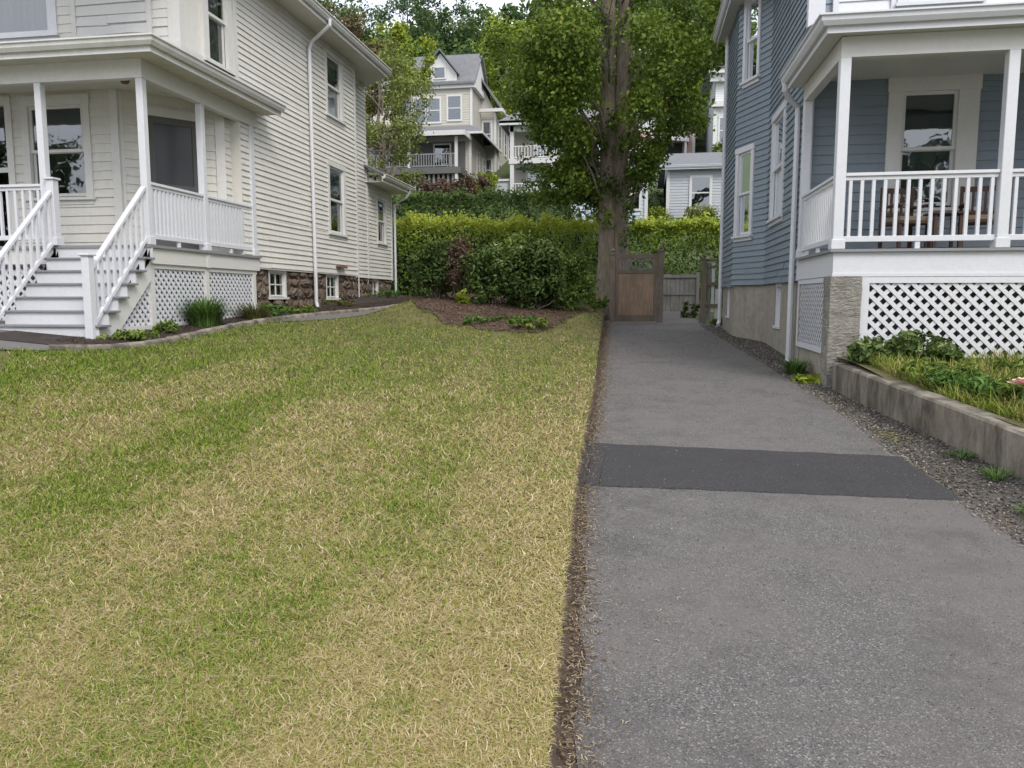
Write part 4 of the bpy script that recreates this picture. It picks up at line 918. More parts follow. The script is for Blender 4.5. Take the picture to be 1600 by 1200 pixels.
# --- balcony house
B = thing('balcony_house', (-5.6, 48, 7.5), 'beige hillside house with stacked white balconies partly hidden by the big tree', 'house')
bbox(B, -7.75, -2.8, 47.6, 56, 7.2, 12.0, 'bgbeige')
for z in (7.45, 9.45): MB().box(-7.8, -2.6, 45.9, 47.6, z, z + .3).build('balcony_floor', 'bgtrim', B)
for x in (-7.62, -5.2, -2.75): MB().box(x - .11, x + .11, 45.95, 46.15, 6.5, 11.6).build('porch_post', 'bgtrim', B)
farrail(B, -7.5, -5.3, 46.05, 9.75, 'bgtrim', .75, .18); farrail(B, -5.1, -2.85, 46.05, 9.75, 'bgtrim', .75, .18); farrail(B, -7.5, -5.3, 46.05, 7.75, 'bgtrim', .6, .18); farrail(B, -5.1, -2.85, 46.05, 7.75, 'bgtrim', .6, .18)
bwin(B, FBk(47.6), -6.5, -5.6, 9.8, 11.3, mid=False); bwin(B, FBk(47.6), -6.9, -5.9, 7.8, 9.2, mid=False); bwin(B, FBk(47.6), -4.6, -3.7, 9.9, 11.2); bwin(B, FBk(47.6), -4.6, -3.7, 8, 9.2)
trim(B, (-8.3, -2.2, 45.5, 45.7, 11.6, 11.85), (-7.8, -2.6, 45.95, 46.15, 11.3, 11.6), name='eave_board')
m = MB(); m.slab([(-8.35, 45.5, 11.85), (-2.2, 45.5, 11.85), (-3.5, 49, 13.6), (-6.8, 49, 13.6)], .14); m.slab([(-8.35, 45.5, 11.85), (-6.8, 49, 13.6), (-6.8, 54, 13.6), (-8.35, 56, 11.85)], .14); m.slab([(-2.2, 45.5, 11.85), (-2.2, 56, 11.85), (-3.5, 54, 13.6), (-3.5, 49, 13.6)], .14); m.build('roof', 'roofl', B)
m = MB(); m.fprism(FBk(47), [(-7.2, 12.4), (-4.9, 12.4), (-4.9, 13.3), (-6.05, 14.1), (-7.2, 13.3)], -2, 0); m.build('dormer', 'bgtrim', B)
m = MB(); m.slab([(-7.4, 46.8, 13.25), (-6.05, 46.8, 14.25), (-6.05, 49.5, 14.25), (-7.4, 49.5, 13.25)], .1); m.slab([(-6.05, 46.8, 14.25), (-4.7, 46.8, 13.25), (-4.7, 49.5, 13.25), (-6.05, 49.5, 14.25)], .1); m.build('dormer_roof', 'roofl', B)
t = thing('garden_shed', (-8.3, 46.5, 7), 'pale flat sided shed beside the balcony house', 'shed')
MB().box(-8.95, -7.82, 46.2, 48, 6.8, 8.5).build('wall', 'bggrey', t, bevel=.02); MB().box(-9.0, -7.78, 46.1, 48.1, 8.5, 8.62).build('roof', 'bgtrim', t); MB().box(-8.85, -7.95, 46.15, 46.2, 6.9, 8.35).build('door', 'bggrey', t, bevel=.02)
# --- narrow pale blue house
C = thing('pale_blue_house', (-1, 38, 5), 'narrow pale blue house glimpsed just right of the big tree trunk', 'house')
bbox(C, -3.2, .22, 36, 43, 4.0, 7.75, 'bgblue')
trim(C, (-3.4, .42, 35.7, 35.9, 7.7, 7.95), (.12, .27, 35.9, 36.05, 4, 7.7), name='trim')
m = MB(); m.slab([(-3.5, 35.6, 7.95), (.5, 35.6, 7.95), (-.6, 39, 9.1), (-2.6, 39, 9.1)], .12); m.slab([(.5, 35.6, 7.95), (.5, 43, 7.95), (-.6, 42, 9.1), (-.6, 39, 9.1)], .12); m.build('roof', 'bgblue', C)
bwin(C, FBk(36), -.45, -.12, 5.6, 7.0, c=.09)
# --- grey cottage
E_ = thing('grey_cottage', (3, 42, 5.2), 'small light grey cottage with grey shingle roof beside the blue house', 'house')
bbox(E_, 1.24, 5.2, 40, 46, 4.6, 7.95, 'bggrey', ex=.14)
m = MB(); m.add([(1.24, 40, 4.6), (1.24, 46, 4.6), (1.24, 46, 7.95), (1.24, 43, 9.0), (1.24, 40, 7.95)], [(0, 1, 2, 3, 4)]); m.build('gable_wall', 'bggrey', E_)
m = MB(); m.slab([(.85, 39.6, 8.08), (5.6, 39.6, 8.08), (5.6, 43, 9.25), (.85, 43, 9.25)], .12); m.slab([(.85, 43, 9.25), (5.6, 43, 9.25), (5.6, 46.4, 8.0), (.85, 46.4, 8.0)], .12); m.build('roof', 'roofl', E_)
gutter(E_, (.85, 39.58), (5.6, 39.58), (0, -1), 8.08, 'white'); trim(E_, (1.2, 1.36, 39.95, 40.1, 4.6, 7.9), (.83, .87, 39.5, 46, 7.75, 7.98), name='corner_board')
bwin(E_, FBk(40), 2.45, 3.3, 6.05, 7.5, c=.13, blind=1.0)
# --- pink and white house
D = thing('pink_house', (2.5, 62, 12), 'distant house with white upper and pink lower siding seen through the tree leaves', 'house')
bbox(D, -.5, 3.75, 60, 68, 10.5, 14.0, 'bgpink'); bbox(D, -.5, 3.75, 60.02, 68, 14.0, 15.6, 'bgwhite', 'upper_wall')
trim(D, (3.62, 3.82, 59.95, 60.1, 10.5, 15.6), (-.6, 3.85, 59.9, 60.0, 13.95, 14.1), (-.8, 4.3, 59.5, 59.7, 15.5, 15.75))
m = MB(); m.slab([(-.9, 59.4, 15.75), (4.4, 59.4, 15.75), (2.2, 62.5, 17.4), (1, 62.5, 17.4)], .15); m.slab([(4.4, 59.4, 15.75), (4.4, 68, 15.75), (2.2, 66, 17.4), (2.2, 62.5, 17.4)], .15); m.build('roof', 'roofl', D)
bwin(D, FBk(60), 2.1, 2.7, 14.3, 15.1, c=.12); bwin(D, FBk(60), .8, 1.4, 14.3, 15.1, c=.12)
m = MB(); m.slab([(.2, 58.6, 13.3), (3.3, 58.6, 13.0), (3.3, 60, 13.6), (.2, 60, 13.6)], .15); m.build('porch_roof', 'bgtrim', D); MB().box(3.0, 3.15, 58.7, 58.85, 10.5, 13.0).build('porch_post', 'bgtrim', D)
MB().box(.3, 2.9, 59.9, 59.96, 11, 13).build('porch_shade_panel', 'dark', D)  # solid near-black panel, painted shade under the porch roof
# --- white house top right
F_ = thing('white_house', (6, 57, 11), 'tall white house with bracketed cornice half hidden behind the blue house', 'house')
bbox(F_, 4.75, 9, 55, 63, 9.5, 16.0, 'bgwhite'); trim(F_, (4.35, 9.2, 54.5, 54.7, 15.9, 16.5), (4.2, 9.3, 54.2, 54.5, 16.35, 16.75), (4.66, 4.86, 54.9, 55.05, 9.5, 14.5), (4.5, 9, 54.6, 54.9, 14.3, 14.6), name='cornice')
m = MB(); m.slab([(4.1, 54.1, 16.75), (9.4, 54.1, 16.75), (8, 57, 17.5), (5.4, 57, 17.5)], .1); m.slab([(4.1, 54.1, 16.75), (5.4, 57, 17.5), (5.4, 62, 17.5), (4.1, 63, 16.75)], .1); m.build('roof', 'roofl', F_)
MB().add([(4.72, 55, 9.5), (4.72, 63, 9.5), (4.72, 63, 16.4), (4.72, 55, 16.4)], [(0, 1, 2, 3)]).build('side_wall', 'bggrey', F_)
bwin(F_, FBk(55), 5.1, 5.8, 12.0, 13.6)
# brown fence in front of the beige house
board_fence('brown_fence', -12.6, -9.6, 44.5, 7.0, 1.25, 'brownfence', 'low brown wooden fence below the porch of the beige house', .16)

# ================================================================== VEGETATION
def limb(m, p0, p1, r0, r1, k=6, wob=.06, n=8, seed=0):
    rr = random.Random(seed); p0 = Vector(p0); p1 = Vector(p1); L = (p1 - p0).length; pts = []; rs = []
    for i in range(k + 1):
        t = i / k; w = wob * L * math.sin(t * math.pi)
        pts.append(p0.lerp(p1, t) + Vector((rr.uniform(-w, w), rr.uniform(-w, w), rr.uniform(-w, w) * .4))); rs.append(r0 * (1 - t) + r1 * t)
    m.tube(pts, rs, n); return pts
# --- the big twin-trunk tree
TX, TY = -.78, 21.9; tz = G0(TX, TY)
T = thing('maple_tree', (TX, TY, tz - .1), 'large twin trunk deciduous tree with drooping green crown behind the gate', 'tree')
m = MB()
def trunk(xb, xt, yb, r0, r1, top, ph):
    pts = []; rs = []
    for i in range(22):
        t = i / 21; z = tz - .15 + t * (top - tz); pts.append((xb + (xt - xb) * t + .03 * math.sin(t * 7 + ph), yb + .25 * t * math.sin(ph) + .03 * math.sin(t * 9), z))
        rs.append(r0 + (r1 - r0) * t + .16 * math.exp(-t * 16) + .012 * math.sin(t * 31 + ph))
    m.tube(pts, rs, 14)
trunk(TX - .18, TX - .16, TY, .28, .12, 13.5, .4); trunk(TX + .19, TX + .2, TY + .05, .28, .11, 14, 2.1)
m.build('trunk', 'bark', T, smooth=True)
cen = []; rad = []; bm_ = MB(); rr = random.Random(21)
zk = [3.7, 4.5, 5.4, 6.7, 8.1, 9.9, 12, 14.5]; lk = [.5, 1.3, 1.9, 2.5, 3.3, 3.5, 3.2, 1.2]; rk = [.1, .6, 1.35, 2.55, 3.1, 3.4, 3.0, 1.2]
for i in range(290):
    z = rr.uniform(4.1, 14.2) if i % 3 else rr.uniform(4.3, 9); ang = rr.uniform(0, 2 * math.pi); c = math.cos(ang); Rr = np.interp(z, zk, lk if c < 0 else rk)
    Rr = Rr * abs(c) + (1 - abs(c)) * np.interp(z, zk, [.3, 1.2, 1.9, 2.6, 3.2, 3.4, 3, 1.2]); q = rr.uniform(.25, 1) ** .55
    p = (TX + c * Rr * q, TY + math.sin(ang) * Rr * q, z)
    if abs(p[0] - TX) < .7 and p[1] < TY + .3 and rr.random() < (.9 if z < 9 else .6): continue
    cen.append(p); rad.append(rr.uniform(.38, .75) if z > 6.6 else rr.uniform(.22, .5))
    if i % 4 == 0: limb(bm_, (TX + (.15 if c > 0 else -.15), TY, max(3.6, z - 1.4 - Rr * .3)), p, .035, .008, 5, .07, 6, i)
bm_.build('branches', 'bark', T, smooth=True)
for i in range(34): cen.append((TX - rr.uniform(.5, 2.1), TY + rr.uniform(-.3, 1.6), rr.uniform(4.3, 6.4))); rad.append(rr.uniform(.25, .5))
cluster_leaves('crown', cen, rad, 205, .115, 'leaf_tree', T, .7, .85, .06, .22, .5)
# drooping leaves over the lower trunk
iv = []; 
for i in range(26): z = rr.uniform(3.2, 9); iv.append((TX + rr.uniform(-.42, .5), TY - .42 + rr.uniform(-.1, .05), z))
cluster_leaves('ivy', iv, [rr.uniform(.1, .24) for _ in iv], 36, .1, 'leaf_tree', T, .75, 1.8, -.05)
# --- hedges
def hedge(name, x0, x1, y0, y1, top, dens, size, mat, label, tipb, wob=.25, seed=1, per=None, zlow=None):
    g = np.random.default_rng(seed); zb = G0((x0 + x1) / 2, y0); t = thing(name, ((x0 + x1) / 2, (y0 + y1) / 2, zb), label, 'hedge')
    L = x1 - x0; H = top - (zlow if zlow else zb); n = int(L * H * dens * 1.7)
    x = g.uniform(x0, x1, n); tp = top + wob * (vnoise(x, x * 0, 1.3, seed) - .5) + wob * .9 * (vnoise(x, x * 0, 4.2, seed + 1) - .5)
    u = g.random(n); face = g.random(n) < .62
    z = np.where(face, (zlow or zb) + (tp - (zlow or zb)) * g.random(n) ** .8, tp - .05 + .1 * g.normal(size=n))
    bul = .28 * (vnoise(x, z, 1.6, seed + 2) - .5) + .16 * (vnoise(x, z, 4, seed + 3) - .5)
    rel = (z - zb) / (top - zb); y = np.where(face, y0 + bul + .45 * np.clip(rel - .6, 0, 1) + np.abs(g.normal(size=n)) * .2, g.uniform(y0, y1, n))
    # new shoots poking out at the top
    k = int(L * 16); sx = g.uniform(x0, x1, k); st = top + wob * (vnoise(sx, sx * 0, 1.3, seed) - .5) + wob * .9 * (vnoise(sx, sx * 0, 4.2, seed + 1) - .5); sh = g.uniform(.05, .32, k)
    j = np.repeat(np.arange(k), 9); ux = g.random(len(j)); xs_ = sx[j] + g.normal(size=len(j)) * .05; zs_ = st[j] - .1 + sh[j] * ux * 1.3; ys2 = y0 + g.uniform(-.05, .6, k)[j] + g.normal(size=len(j)) * .04
    X = np.concatenate([x, xs_]); Y = np.concatenate([y, ys2]); Z = np.concatenate([z, zs_])
    relz = np.concatenate([rel, np.ones(len(j)) * 1.05])
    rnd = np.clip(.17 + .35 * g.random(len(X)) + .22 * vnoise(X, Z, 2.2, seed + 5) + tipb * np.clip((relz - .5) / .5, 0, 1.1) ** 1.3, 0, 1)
    N = unit(np.stack([g.normal(size=len(X)) * .6, -np.ones(len(X)) * .55 + g.normal(size=len(X)) * .5, .5 + g.normal(size=len(X)) * .5], 1))
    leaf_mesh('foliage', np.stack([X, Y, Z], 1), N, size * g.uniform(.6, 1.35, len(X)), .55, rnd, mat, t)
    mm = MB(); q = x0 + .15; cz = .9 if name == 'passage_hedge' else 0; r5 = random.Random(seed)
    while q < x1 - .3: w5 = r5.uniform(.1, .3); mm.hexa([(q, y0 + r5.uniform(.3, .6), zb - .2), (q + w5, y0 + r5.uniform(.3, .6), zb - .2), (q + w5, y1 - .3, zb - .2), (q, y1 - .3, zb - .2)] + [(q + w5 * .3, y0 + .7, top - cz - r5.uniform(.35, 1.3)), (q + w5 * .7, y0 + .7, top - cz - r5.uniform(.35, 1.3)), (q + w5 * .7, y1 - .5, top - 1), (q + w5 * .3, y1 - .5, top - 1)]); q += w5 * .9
    if name != 'passage_hedge': mm.build('inner_core', 'hedgecore', t)  # solid dark wedges fill the hedge behind its leaves
    return t
M['hedgecore'] = soil('hedge_core_fill', [(.012, .016, .006), (.02, .03, .01), (.035, .03, .016)], 12)  # near-black green for the solid hedge core
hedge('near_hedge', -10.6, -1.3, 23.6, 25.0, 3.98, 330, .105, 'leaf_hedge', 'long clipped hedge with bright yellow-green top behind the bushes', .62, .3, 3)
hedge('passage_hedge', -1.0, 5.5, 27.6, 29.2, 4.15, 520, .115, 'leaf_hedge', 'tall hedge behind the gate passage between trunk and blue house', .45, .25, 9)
hedge('upper_hedge', -15, -1.0, 30, 31.5, 5.6, 170, .14, 'leaf_hedge2', 'darker green flat topped hedge on the terrace above the bright hedge', .18, .2, 15, zlow=3.2)
# --- bush group on the mulch mound
def bush(name, x, y, rx, ry, h, n, size, mat, label, wd=.45, spiky=0, twig='bark', seed=0, bias=0):
    g = random.Random(seed); z = G0(x, y); t = thing(name, (x, y, z), label, 'bush'); c = []; r = []
    for i in range(n):
        a = g.uniform(0, 2 * math.pi); u = g.random() ** .5; w = g.random() ** .8; e = math.sqrt(max(.12, 1 - (w * .9) ** 2.4))
        c.append((x + math.cos(a) * rx * u * e, y + math.sin(a) * ry * u * e, z + .12 + w * (h - .2))); r.append(g.uniform(.13, .27) * (.6 + h * .25))
    cluster_leaves('foliage', c, r, 120, size, mat, t, wd, 1.1 + spiky, bias, .25, .6)
    m = MB()
    for i in range(0, n, 3): limb(m, (x + g.uniform(-.2, .2) * rx, y + g.uniform(-.2, .2) * ry, z - .03), c[i], .018, .005, 4, .06, 5, i)
    m.build('stems', twig, t); return t
M['leaf_bush2'] = M['leaf_dark']
bush('dark_bush', -4.6, 17.1, .55, .5, 1.22, 46, .1, 'leaf_bush', 'dense dark green bush at the house end of the mulch bed', seed=1)
bush('dead_bush', -4.0, 16.95, .34, .4, 1.36, 22, .085, 'dead', 'brown withered bush rising between the green bushes', .3, .3, seed=2)
bush('broadleaf_bush', -3.25, 16.75, .58, .5, 1.22, 46, .115, 'leaf_bush', 'mid green broad leaved bush in the middle of the mulch bed', seed=3, bias=.1)
bush('drooping_bush', -2.25, 16.55, .72, .6, 1.34, 62, .12, 'leaf_bush', 'big dark bush with drooping leaves and yellowish top shoots', .4, seed=4)
bush('feathery_bush', -1.5, 17.1, .5, .5, 1.2, 40, .095, 'leaf_bright', 'bright feathery bush next to the wooden gate and trunk', .35, .2, seed=5)
bush('yellow_bush', -2.7, 17.1, .35, .35, 1.5, 20, .11, 'leaf_bright', 'yellow green leafy bush standing tallest above the others', .45, seed=6)
def tuft(name, x, y, r, h, n, wd, mat, label, z=None, arch=1., cat='plant', seed=0):
    """a clump of arching blades"""
    g = np.random.default_rng(seed + 50); z = G0(x, y) if z is None else z; a = g.uniform(0, 2 * np.pi, n); d = np.stack([np.cos(a), np.sin(a), 0 * a], 1); b0 = g.random(n) ** .5 * r * .45
    reach = r * g.uniform(.3, 1, n) * arch; hh = h * g.uniform(.55, 1.08, n) * (1 - .35 * (reach / r) ** 2)
    P0 = np.array([x, y, z - .02]) + d * b0[:, None]; side = np.stack([-np.sin(a), np.cos(a), 0 * a], 1) * wd / 2
    V = []; K = 4
    for k in range(K + 1):
        t = k / K; c = P0 + d * (reach * t ** 1.8)[:, None] + np.array([0, 0, 1]) * (hh * (t ** .8 - .28 * t ** 3))[:, None]
        wv = (1 - t) ** .5 if k < K else .05; V += [c - side * wv, c + side * wv]
    V = np.stack(V, 1).reshape(-1, 3); q = np.arange(n)[:, None] * (2 * (K + 1)); F = np.concatenate([q + np.array([[2 * k, 2 * k + 1, 2 * k + 3, 2 * k + 2]]) for k in range(K)], 1).reshape(-1, 4)
    o = np_mesh(name, V, [F], mat, None, np.repeat(g.random(n), K)); return tag(o, label, cat)
tuft('daylily_clump', -6.88, 11.4, .5, .72, 700, .016, 'grassplant', 'round dark green grassy clump in front of the porch lattice', seed=1)
tuft('browning_clump', -6.82, 12.9, .42, .46, 320, .018, 'brownplant', 'reddish brown and green leafy clump beside the basement corner', seed=2)
def lowplant(x, y, r, h, n, size, mat, label, z=None, seed=0, wd=.5, cat='plant', name='low_plant'):
    g = random.Random(seed + 9); z = G0(x, y) if z is None else z; c = [(x + g.uniform(-r, r), y + g.uniform(-r, r) * .8, z + g.uniform(.03, h)) for _ in range(n)]
    t = thing(name, (x, y, z), label, cat); cluster_leaves('leaves', c, [g.uniform(.05, .1) for _ in c], 26, size, mat, t, wd, .8, .1, .2)
    m = MB()
    for q in c[::2]: m.tube([(x + (q[0] - x) * .5, y + (q[1] - y) * .5, z - .02), q], [.005, .002], 4)
    m.build('stems', 'grassstem', t)
M['grassstem'] = paint('stem_green', (.08, .12, .03), (.1, .1, .04), .4, .7, 9)
lowplant(-6.75, 9.35, .24, .1, 16, .07, 'leaf_bright', 'low yellow green plant in the bed nearest the stair newel', seed=1)
lowplant(-6.8, 10.3, .2, .13, 12, .08, 'leaf_bright', 'small lime plant between the stairs and the grassy clump', seed=2)
lowplant(-6.8, 13.6, .3, .22, 18, .075, 'grassplant', 'loose green plant below the first basement window', seed=3)
lowplant(-6.78, 14.6, .3, .12, 14, .07, 'leaf_bright', 'flat green plant between the basement window and the downspout', seed=4)
lowplant(-6.85, 16.9, .35, .12, 14, .06, 'brownplant', 'sparse weeds under the second basement window', seed=5)
lowplant(-7.0, 20.6, .4, .15, 16, .07, 'grassplant', 'patch of weeds at the rear corner of the stone basement', seed=6)
lowplant(-6.5, 22.9, .35, .3, 22, .09, 'leaf_bush', 'dark leafy weeds beside the rear fence of the cream house', seed=16)
lowplant(-2.7, 15.2, .7, .08, 34, .07, 'grassplant', 'spreading green ground plant on the front of the mulch bed', seed=7)
lowplant(-2.2, 14.9, .4, .14, 18, .1, 'leaf_bright', 'taller green weed on the front edge of the mulch bed', seed=8)
lowplant(-3.8, 16.4, .12, .28, 7, .13, 'leaf_yel', 'single yellow green sprout under the withered bush', seed=9)
lowplant(-1.15, 19.4, .35, .35, 26, .1, 'leaf_bright', 'pale green plant at the foot of the gate post by the trunk', seed=10)
lowplant(1.55, 22.9, .3, .45, 26, .1, 'leaf_bush', 'green weeds behind the open gate passage', seed=11)
lowplant(2.0, 20.0, .2, .15, 14, .08, 'leaf_bright', 'weeds below the broken fence', seed=12)
# weeds along the blue house
zz = lambda x, y: float(HG(x, y))
tuft('pier_weed', 2.2, 11.4, .3, .38, 160, .02, 'grassplant', 'dark weed clump between the downspout and the block pier', zz(2.2, 11.4), seed=5)
lowplant(2.22, 10.55, .16, .06, 14, .09, 'leaf_yel', 'flat yellow weed at the foot of the block pier', zz(2.2, 10.5), seed=13)
tuft('dry_grass_tuft', 2.3, 9.3, .3, .08, 260, .01, 'straw', 'dry straw tuft at the base of the concrete wall near the pier', zz(2.3, 9.3), 1.6, seed=6)
tuft('dry_grass_tuft', 2.46, 7.5, .28, .07, 320, .01, 'blade', 'yellow dry grass tuft halfway along the concrete wall', zz(2.4, 7.4), 1.6, seed=7)
for i, (x, y) in enumerate([(2.55, 5.9), (2.45, 5.1), (2.65, 5.2), (2.55, 6.5)]):
    tuft('wall_weed', x, y, .16, .14, 70, .012, 'grassplant', ['green weed at the wall base by the picture edge', 'low weed in the gravel nearest the camera', 'bushy weed against the stained wall end', 'small weed farthest along the wall gravel'][i], zz(x, y), seed=20 + i)
# raised bed: shrub, roses, tall grasses
def rb(x, y): return float(bedz(x, y))
t = thing('dark_shrub', (3.1, 9.75, rb(3.1, 9.7)), 'low dark green shrub against the white lattice of the blue house', 'bush')
g_ = random.Random(4); c = [(3.05 + g_.uniform(-.5, .55), 9.72 + g_.uniform(-.25, .25), rb(3.1, 9.7) + g_.uniform(.05, .3) * (1 - .1 * abs(k % 5))) for k in range(44)]
cluster_leaves('foliage', c, [g_.uniform(.08, .15) for _ in c], 70, .1, 'leaf_bush', t, .45, 1, .12, .2)
mm = MB()
for q in c[::3]: mm.tube([(3.1, 9.75, rb(3.1, 9.7) - .03), q], [.008, .003], 5)
mm.build('stems', 'bark', t)
lab = ['leafy green plant in the raised bed beside the pink rose', 'green plant between the pink rose and the wall top', 'grassy clump over the wall top', 'low leafy plant behind the wall top', 'round leafy plant in the middle of the raised bed']
for i, (x, y, r, h) in enumerate([(3.45, 6.9, .4, .3), (3.15, 7.4, .25, .18), (3.0, 8.3, .3, .15), (3.0, 7.9, .22, .14), (3.9, 8.2, .45, .25)]):
    lowplant(x, y, r, h, 34, .085, 'grassplant' if i % 2 else 'leaf_bright', lab[i], rb(x, y), seed=30 + i, wd=.35)
t = thing('pink_rose', (2.98, 6.55, .6), 'pale pink rose bloom on a stem behind the concrete wall', 'flower'); rx, ry, rz_ = 3.0, 6.6, .93
mm = MB(); g_ = random.Random(8)
for k in range(26):
    lay = k / 26; a = k * 2.4; R_ = .015 + .075 * lay; cx, cy, cz = rx + math.cos(a) * R_ * .7, ry + math.sin(a) * R_ * .7, rz_ + .03 - .05 * lay; u = Vector((math.cos(a), math.sin(a), .7 - .5 * lay)); s = Vector((-math.sin(a), math.cos(a), 0)); w = .018 + .03 * lay
    p = Vector((cx, cy, cz)); n = len(mm.v); mm.v += [tuple(p - s * w * .6), tuple(p + s * w * .6), tuple(p + s * w + u * w), tuple(p + u * w * 1.5), tuple(p - s * w + u * w)]; mm.f.append((n, n + 1, n + 2, n + 3, n + 4))
mm.build('petals', 'rose', t); MB().tube([(2.98, 6.55, .6), (2.99, 6.58, .78), (rx, ry, rz_ - .02)], [.006, .005, .004], 6).build('stem', 'grassstem', t)

# --- small pale pebble on the lawn
mm = MB().tube([(-1.6, 1.95, .13), (-1.6, 1.95, .16), (-1.6, 1.95, .185), (-1.6, 1.95, .2)], [.02, .032, .026, .008], 9)
mm.build('white_pebble', 'white2', label='small white pebble lying in the front lawn', cat='stone', smooth=True)

# --- trees on the slope
def tree(name, x, y, zc, rx, rz, n, per, size, mat, label, trunk_r=.2, seed=0, ry=None, group=None, zb=None):
    g = random.Random(seed); zb = G0(x, y) if zb is None else zb; t = thing(name, (x, y, zb), label, 'tree', group); ry = ry or rx
    m = MB(); top = zc + rz * .6; limb(m, (x, y, zb - .2), (x + g.uniform(-.3, .3), y, top), trunk_r, trunk_r * .25, 7, .03, 9, seed); m.build('trunk', 'bark', t, smooth=True)
    c = []; r = []; m = MB()
    for i in range(n):
        v = Vector((g.gauss(0, 1), g.gauss(0, 1), g.gauss(0, 1))).normalized(); q = g.uniform(.35, 1) ** .6
        p = (x + v.x * rx * q, y + v.y * ry * q, zc + v.z * rz * q); c.append(p); r.append(g.uniform(.16, .3) * min(rx, rz) )
        if i % 4 == 0: limb(m, (x, y, max(zb + .5, min(top, zc + v.z * rz * q * .5 - .3 * rz))), p, trunk_r * .3, trunk_r * .05, 4, .08, 5, i)
    m.build('branches', 'bark', t); cluster_leaves('crown', c, r, per, size, mat, t, .7, .8, 0, .25); return t
tree('slender_tree', -12.0, 35.5, 10.2, 2.5, 2.9, 70, 120, .13, 'leaf_small', 'open branched yellow green tree in front of the beige house', .16, 3)
tree('reddish_tree', -14.3, 37, 12.4, 2.7, 4.2, 56, 130, .18, 'leaf_red', 'reddish brown leaved tree rising behind the cream house roof', .2, 4)
tree('slender_tree', -12.9, 40, 13.4, 2.2, 2.4, 40, 140, .17, 'leaf_yel', 'yellow green tree top above the cream house gutter', .18, 5)
for i, (x, y) in enumerate([(-19, -17), (-11, -21), (-4, -19), (3.5, -21), (11, -19), (19, -20), (26, -10), (27, 2), (-28, -8)]):
    tree('street_tree', x, y, 6.6, 4.4, 5.2, 46, 110, .36, 'leaf_dark', 'leafy tree on the far side of the street, mirrored in the porch windows', .22, 70 + i, group='trees across the street', zb=-.9)
# bare dark branches of the open tree
mm = MB(); g_ = random.Random(12)
for i in range(9): limb(mm, (-11.9, 35.5, 7 + i * .25), (-11.9 + g_.uniform(-1.6, 2.0), 35.4 + g_.uniform(-.8, .5), 9.2 + g_.uniform(0, 2.2)), .06, .012, 6, .12, 6, i)
mm.build('branches', 'bark', [o for o in bpy.data.objects if o.name == 'slender_tree'][0])
fg = [(-11, 72, 21.5, 5, 6, 'leaf_yel', 'yellow green tree directly above the gabled roof of the beige house'),
      (-5.5, 66, 19.5, 4.4, 6, 'leaf_yel', 'bright yellow green tree between the two hillside houses'),
      (-1, 70, 20.5, 4.8, 6.5, 'leaf_tree', 'green tree on the slope behind the big tree crown'),
      (-27.5, 92, 31.5, 5.5, 7.5, 'leaf_forest', 'dark green tree standing against the patch of sky'),
      (-22.5, 98, 33, 5, 5.5, 'leaf_forest', 'dark rounded tree just under the open sky'),
      (4.5, 66, 16, 2.6, 4.5, 'leaf_yel', 'yellow green tree between the pink house and the white house'),
      (8, 76, 23, 5.5, 7, 'leaf_tree', 'green tree above the white hillside house'),
      (-32, 80, 26, 6, 8, 'leaf_forest', 'dark green tree behind the reddish tree'),
      (5.0, 50.5, 9.6, 1.5, 2.2, 'leaf_small', 'olive green tree below the white hillside house')]
for i, (x, y, zc, rx, rz, mt, lb) in enumerate(fg): tree('hillside_tree', x, y, zc, rx, rz, 60, 130, .32 if y > 60 else .2, mt, lb, .25, 40 + i, group='trees on the hillside')
# bushes around the hillside houses
def fbush(name, x, y, zb, r, h, mat, label, seed, size=.16):
    g = random.Random(seed); t = thing(name, (x, y, zb), label, 'bush'); c = [(x + g.uniform(-r, r), y + g.uniform(-r, r) * .5, zb + g.random() ** .7 * h) for _ in range(26)]
    cluster_leaves('foliage', c, [g.uniform(.2, .4) for _ in c], 70, size, mat, t, .5, 1, .05, .2)
    m = MB()
    for q in c[::4]: m.tube([(x + (q[0] - x) * .3, y, zb - .3), q], [.03, .01], 5)
    m.build('stems', 'bark', t)
fbush('dry_bush', -11.6, 43.6, 7.0, .9, 1.2, 'dead', 'dry brown bush in front of the beige house fence', 1)
fbush('dry_bush', -9.7, 43.8, 7.0, .9, 1.4, 'dead', 'dry brown bush at the far end of the brown fence', 2)
fbush('yard_bush', -13.8, 43.5, 7.0, 1.3, 1.6, 'leaf_small', 'pale green bush under the dark porch of the beige house', 3)
fbush('yard_bush', -9.3, 45.3, 7.4, .8, 1.3, 'leaf_yel', 'green bush between the beige house and the shed', 4)
fbush('dark_yard_bush', -2.6, 27.2, 3.4, 1.5, 3.0, 'leaf_dark', 'dark dense bush directly behind the big tree crown bottom', 5, .13)
fbush('yard_bush', 2.9, 38.9, 5.0, .7, .8, 'leaf_small', 'small bush under the grey cottage window', 6, .12)
fbush('yard_bush', .75, 39.5, 4.6, .5, 1.3, 'leaf_yel', 'small bush between the pale blue house and the grey cottage', 7, .12)
# --- far wood
g = np.random.default_rng(5); cs = []; rs = []
for i in range(330):
    y = g.uniform(78, 150); x = g.uniform(-75, 60) * (y / 110); zg = float(np.interp(y, HY, HZ)); 
    R_ = g.uniform(2.4, 4.2); hh = g.uniform(5, 9)
    if -46 < x * 110 / y < -21: hh *= .55 if y > 100 else .85
    if -40 < x * 110 / y < -24 and y > 118: continue
    for k in range(5): cs.append((x + g.normal() * R_ * .45, y + g.normal() * R_ * .45, zg + hh * g.uniform(.45, 1.05))); rs.append(R_ * g.uniform(.4, .62))
o = cluster_leaves('hillside_wood', cs, rs, 90, .62, 'leaf_forest', None, .75, .85, 0, .25)
tag(o, 'dense green wood covering the hilltop under the sky', 'wood', kind='stuff')
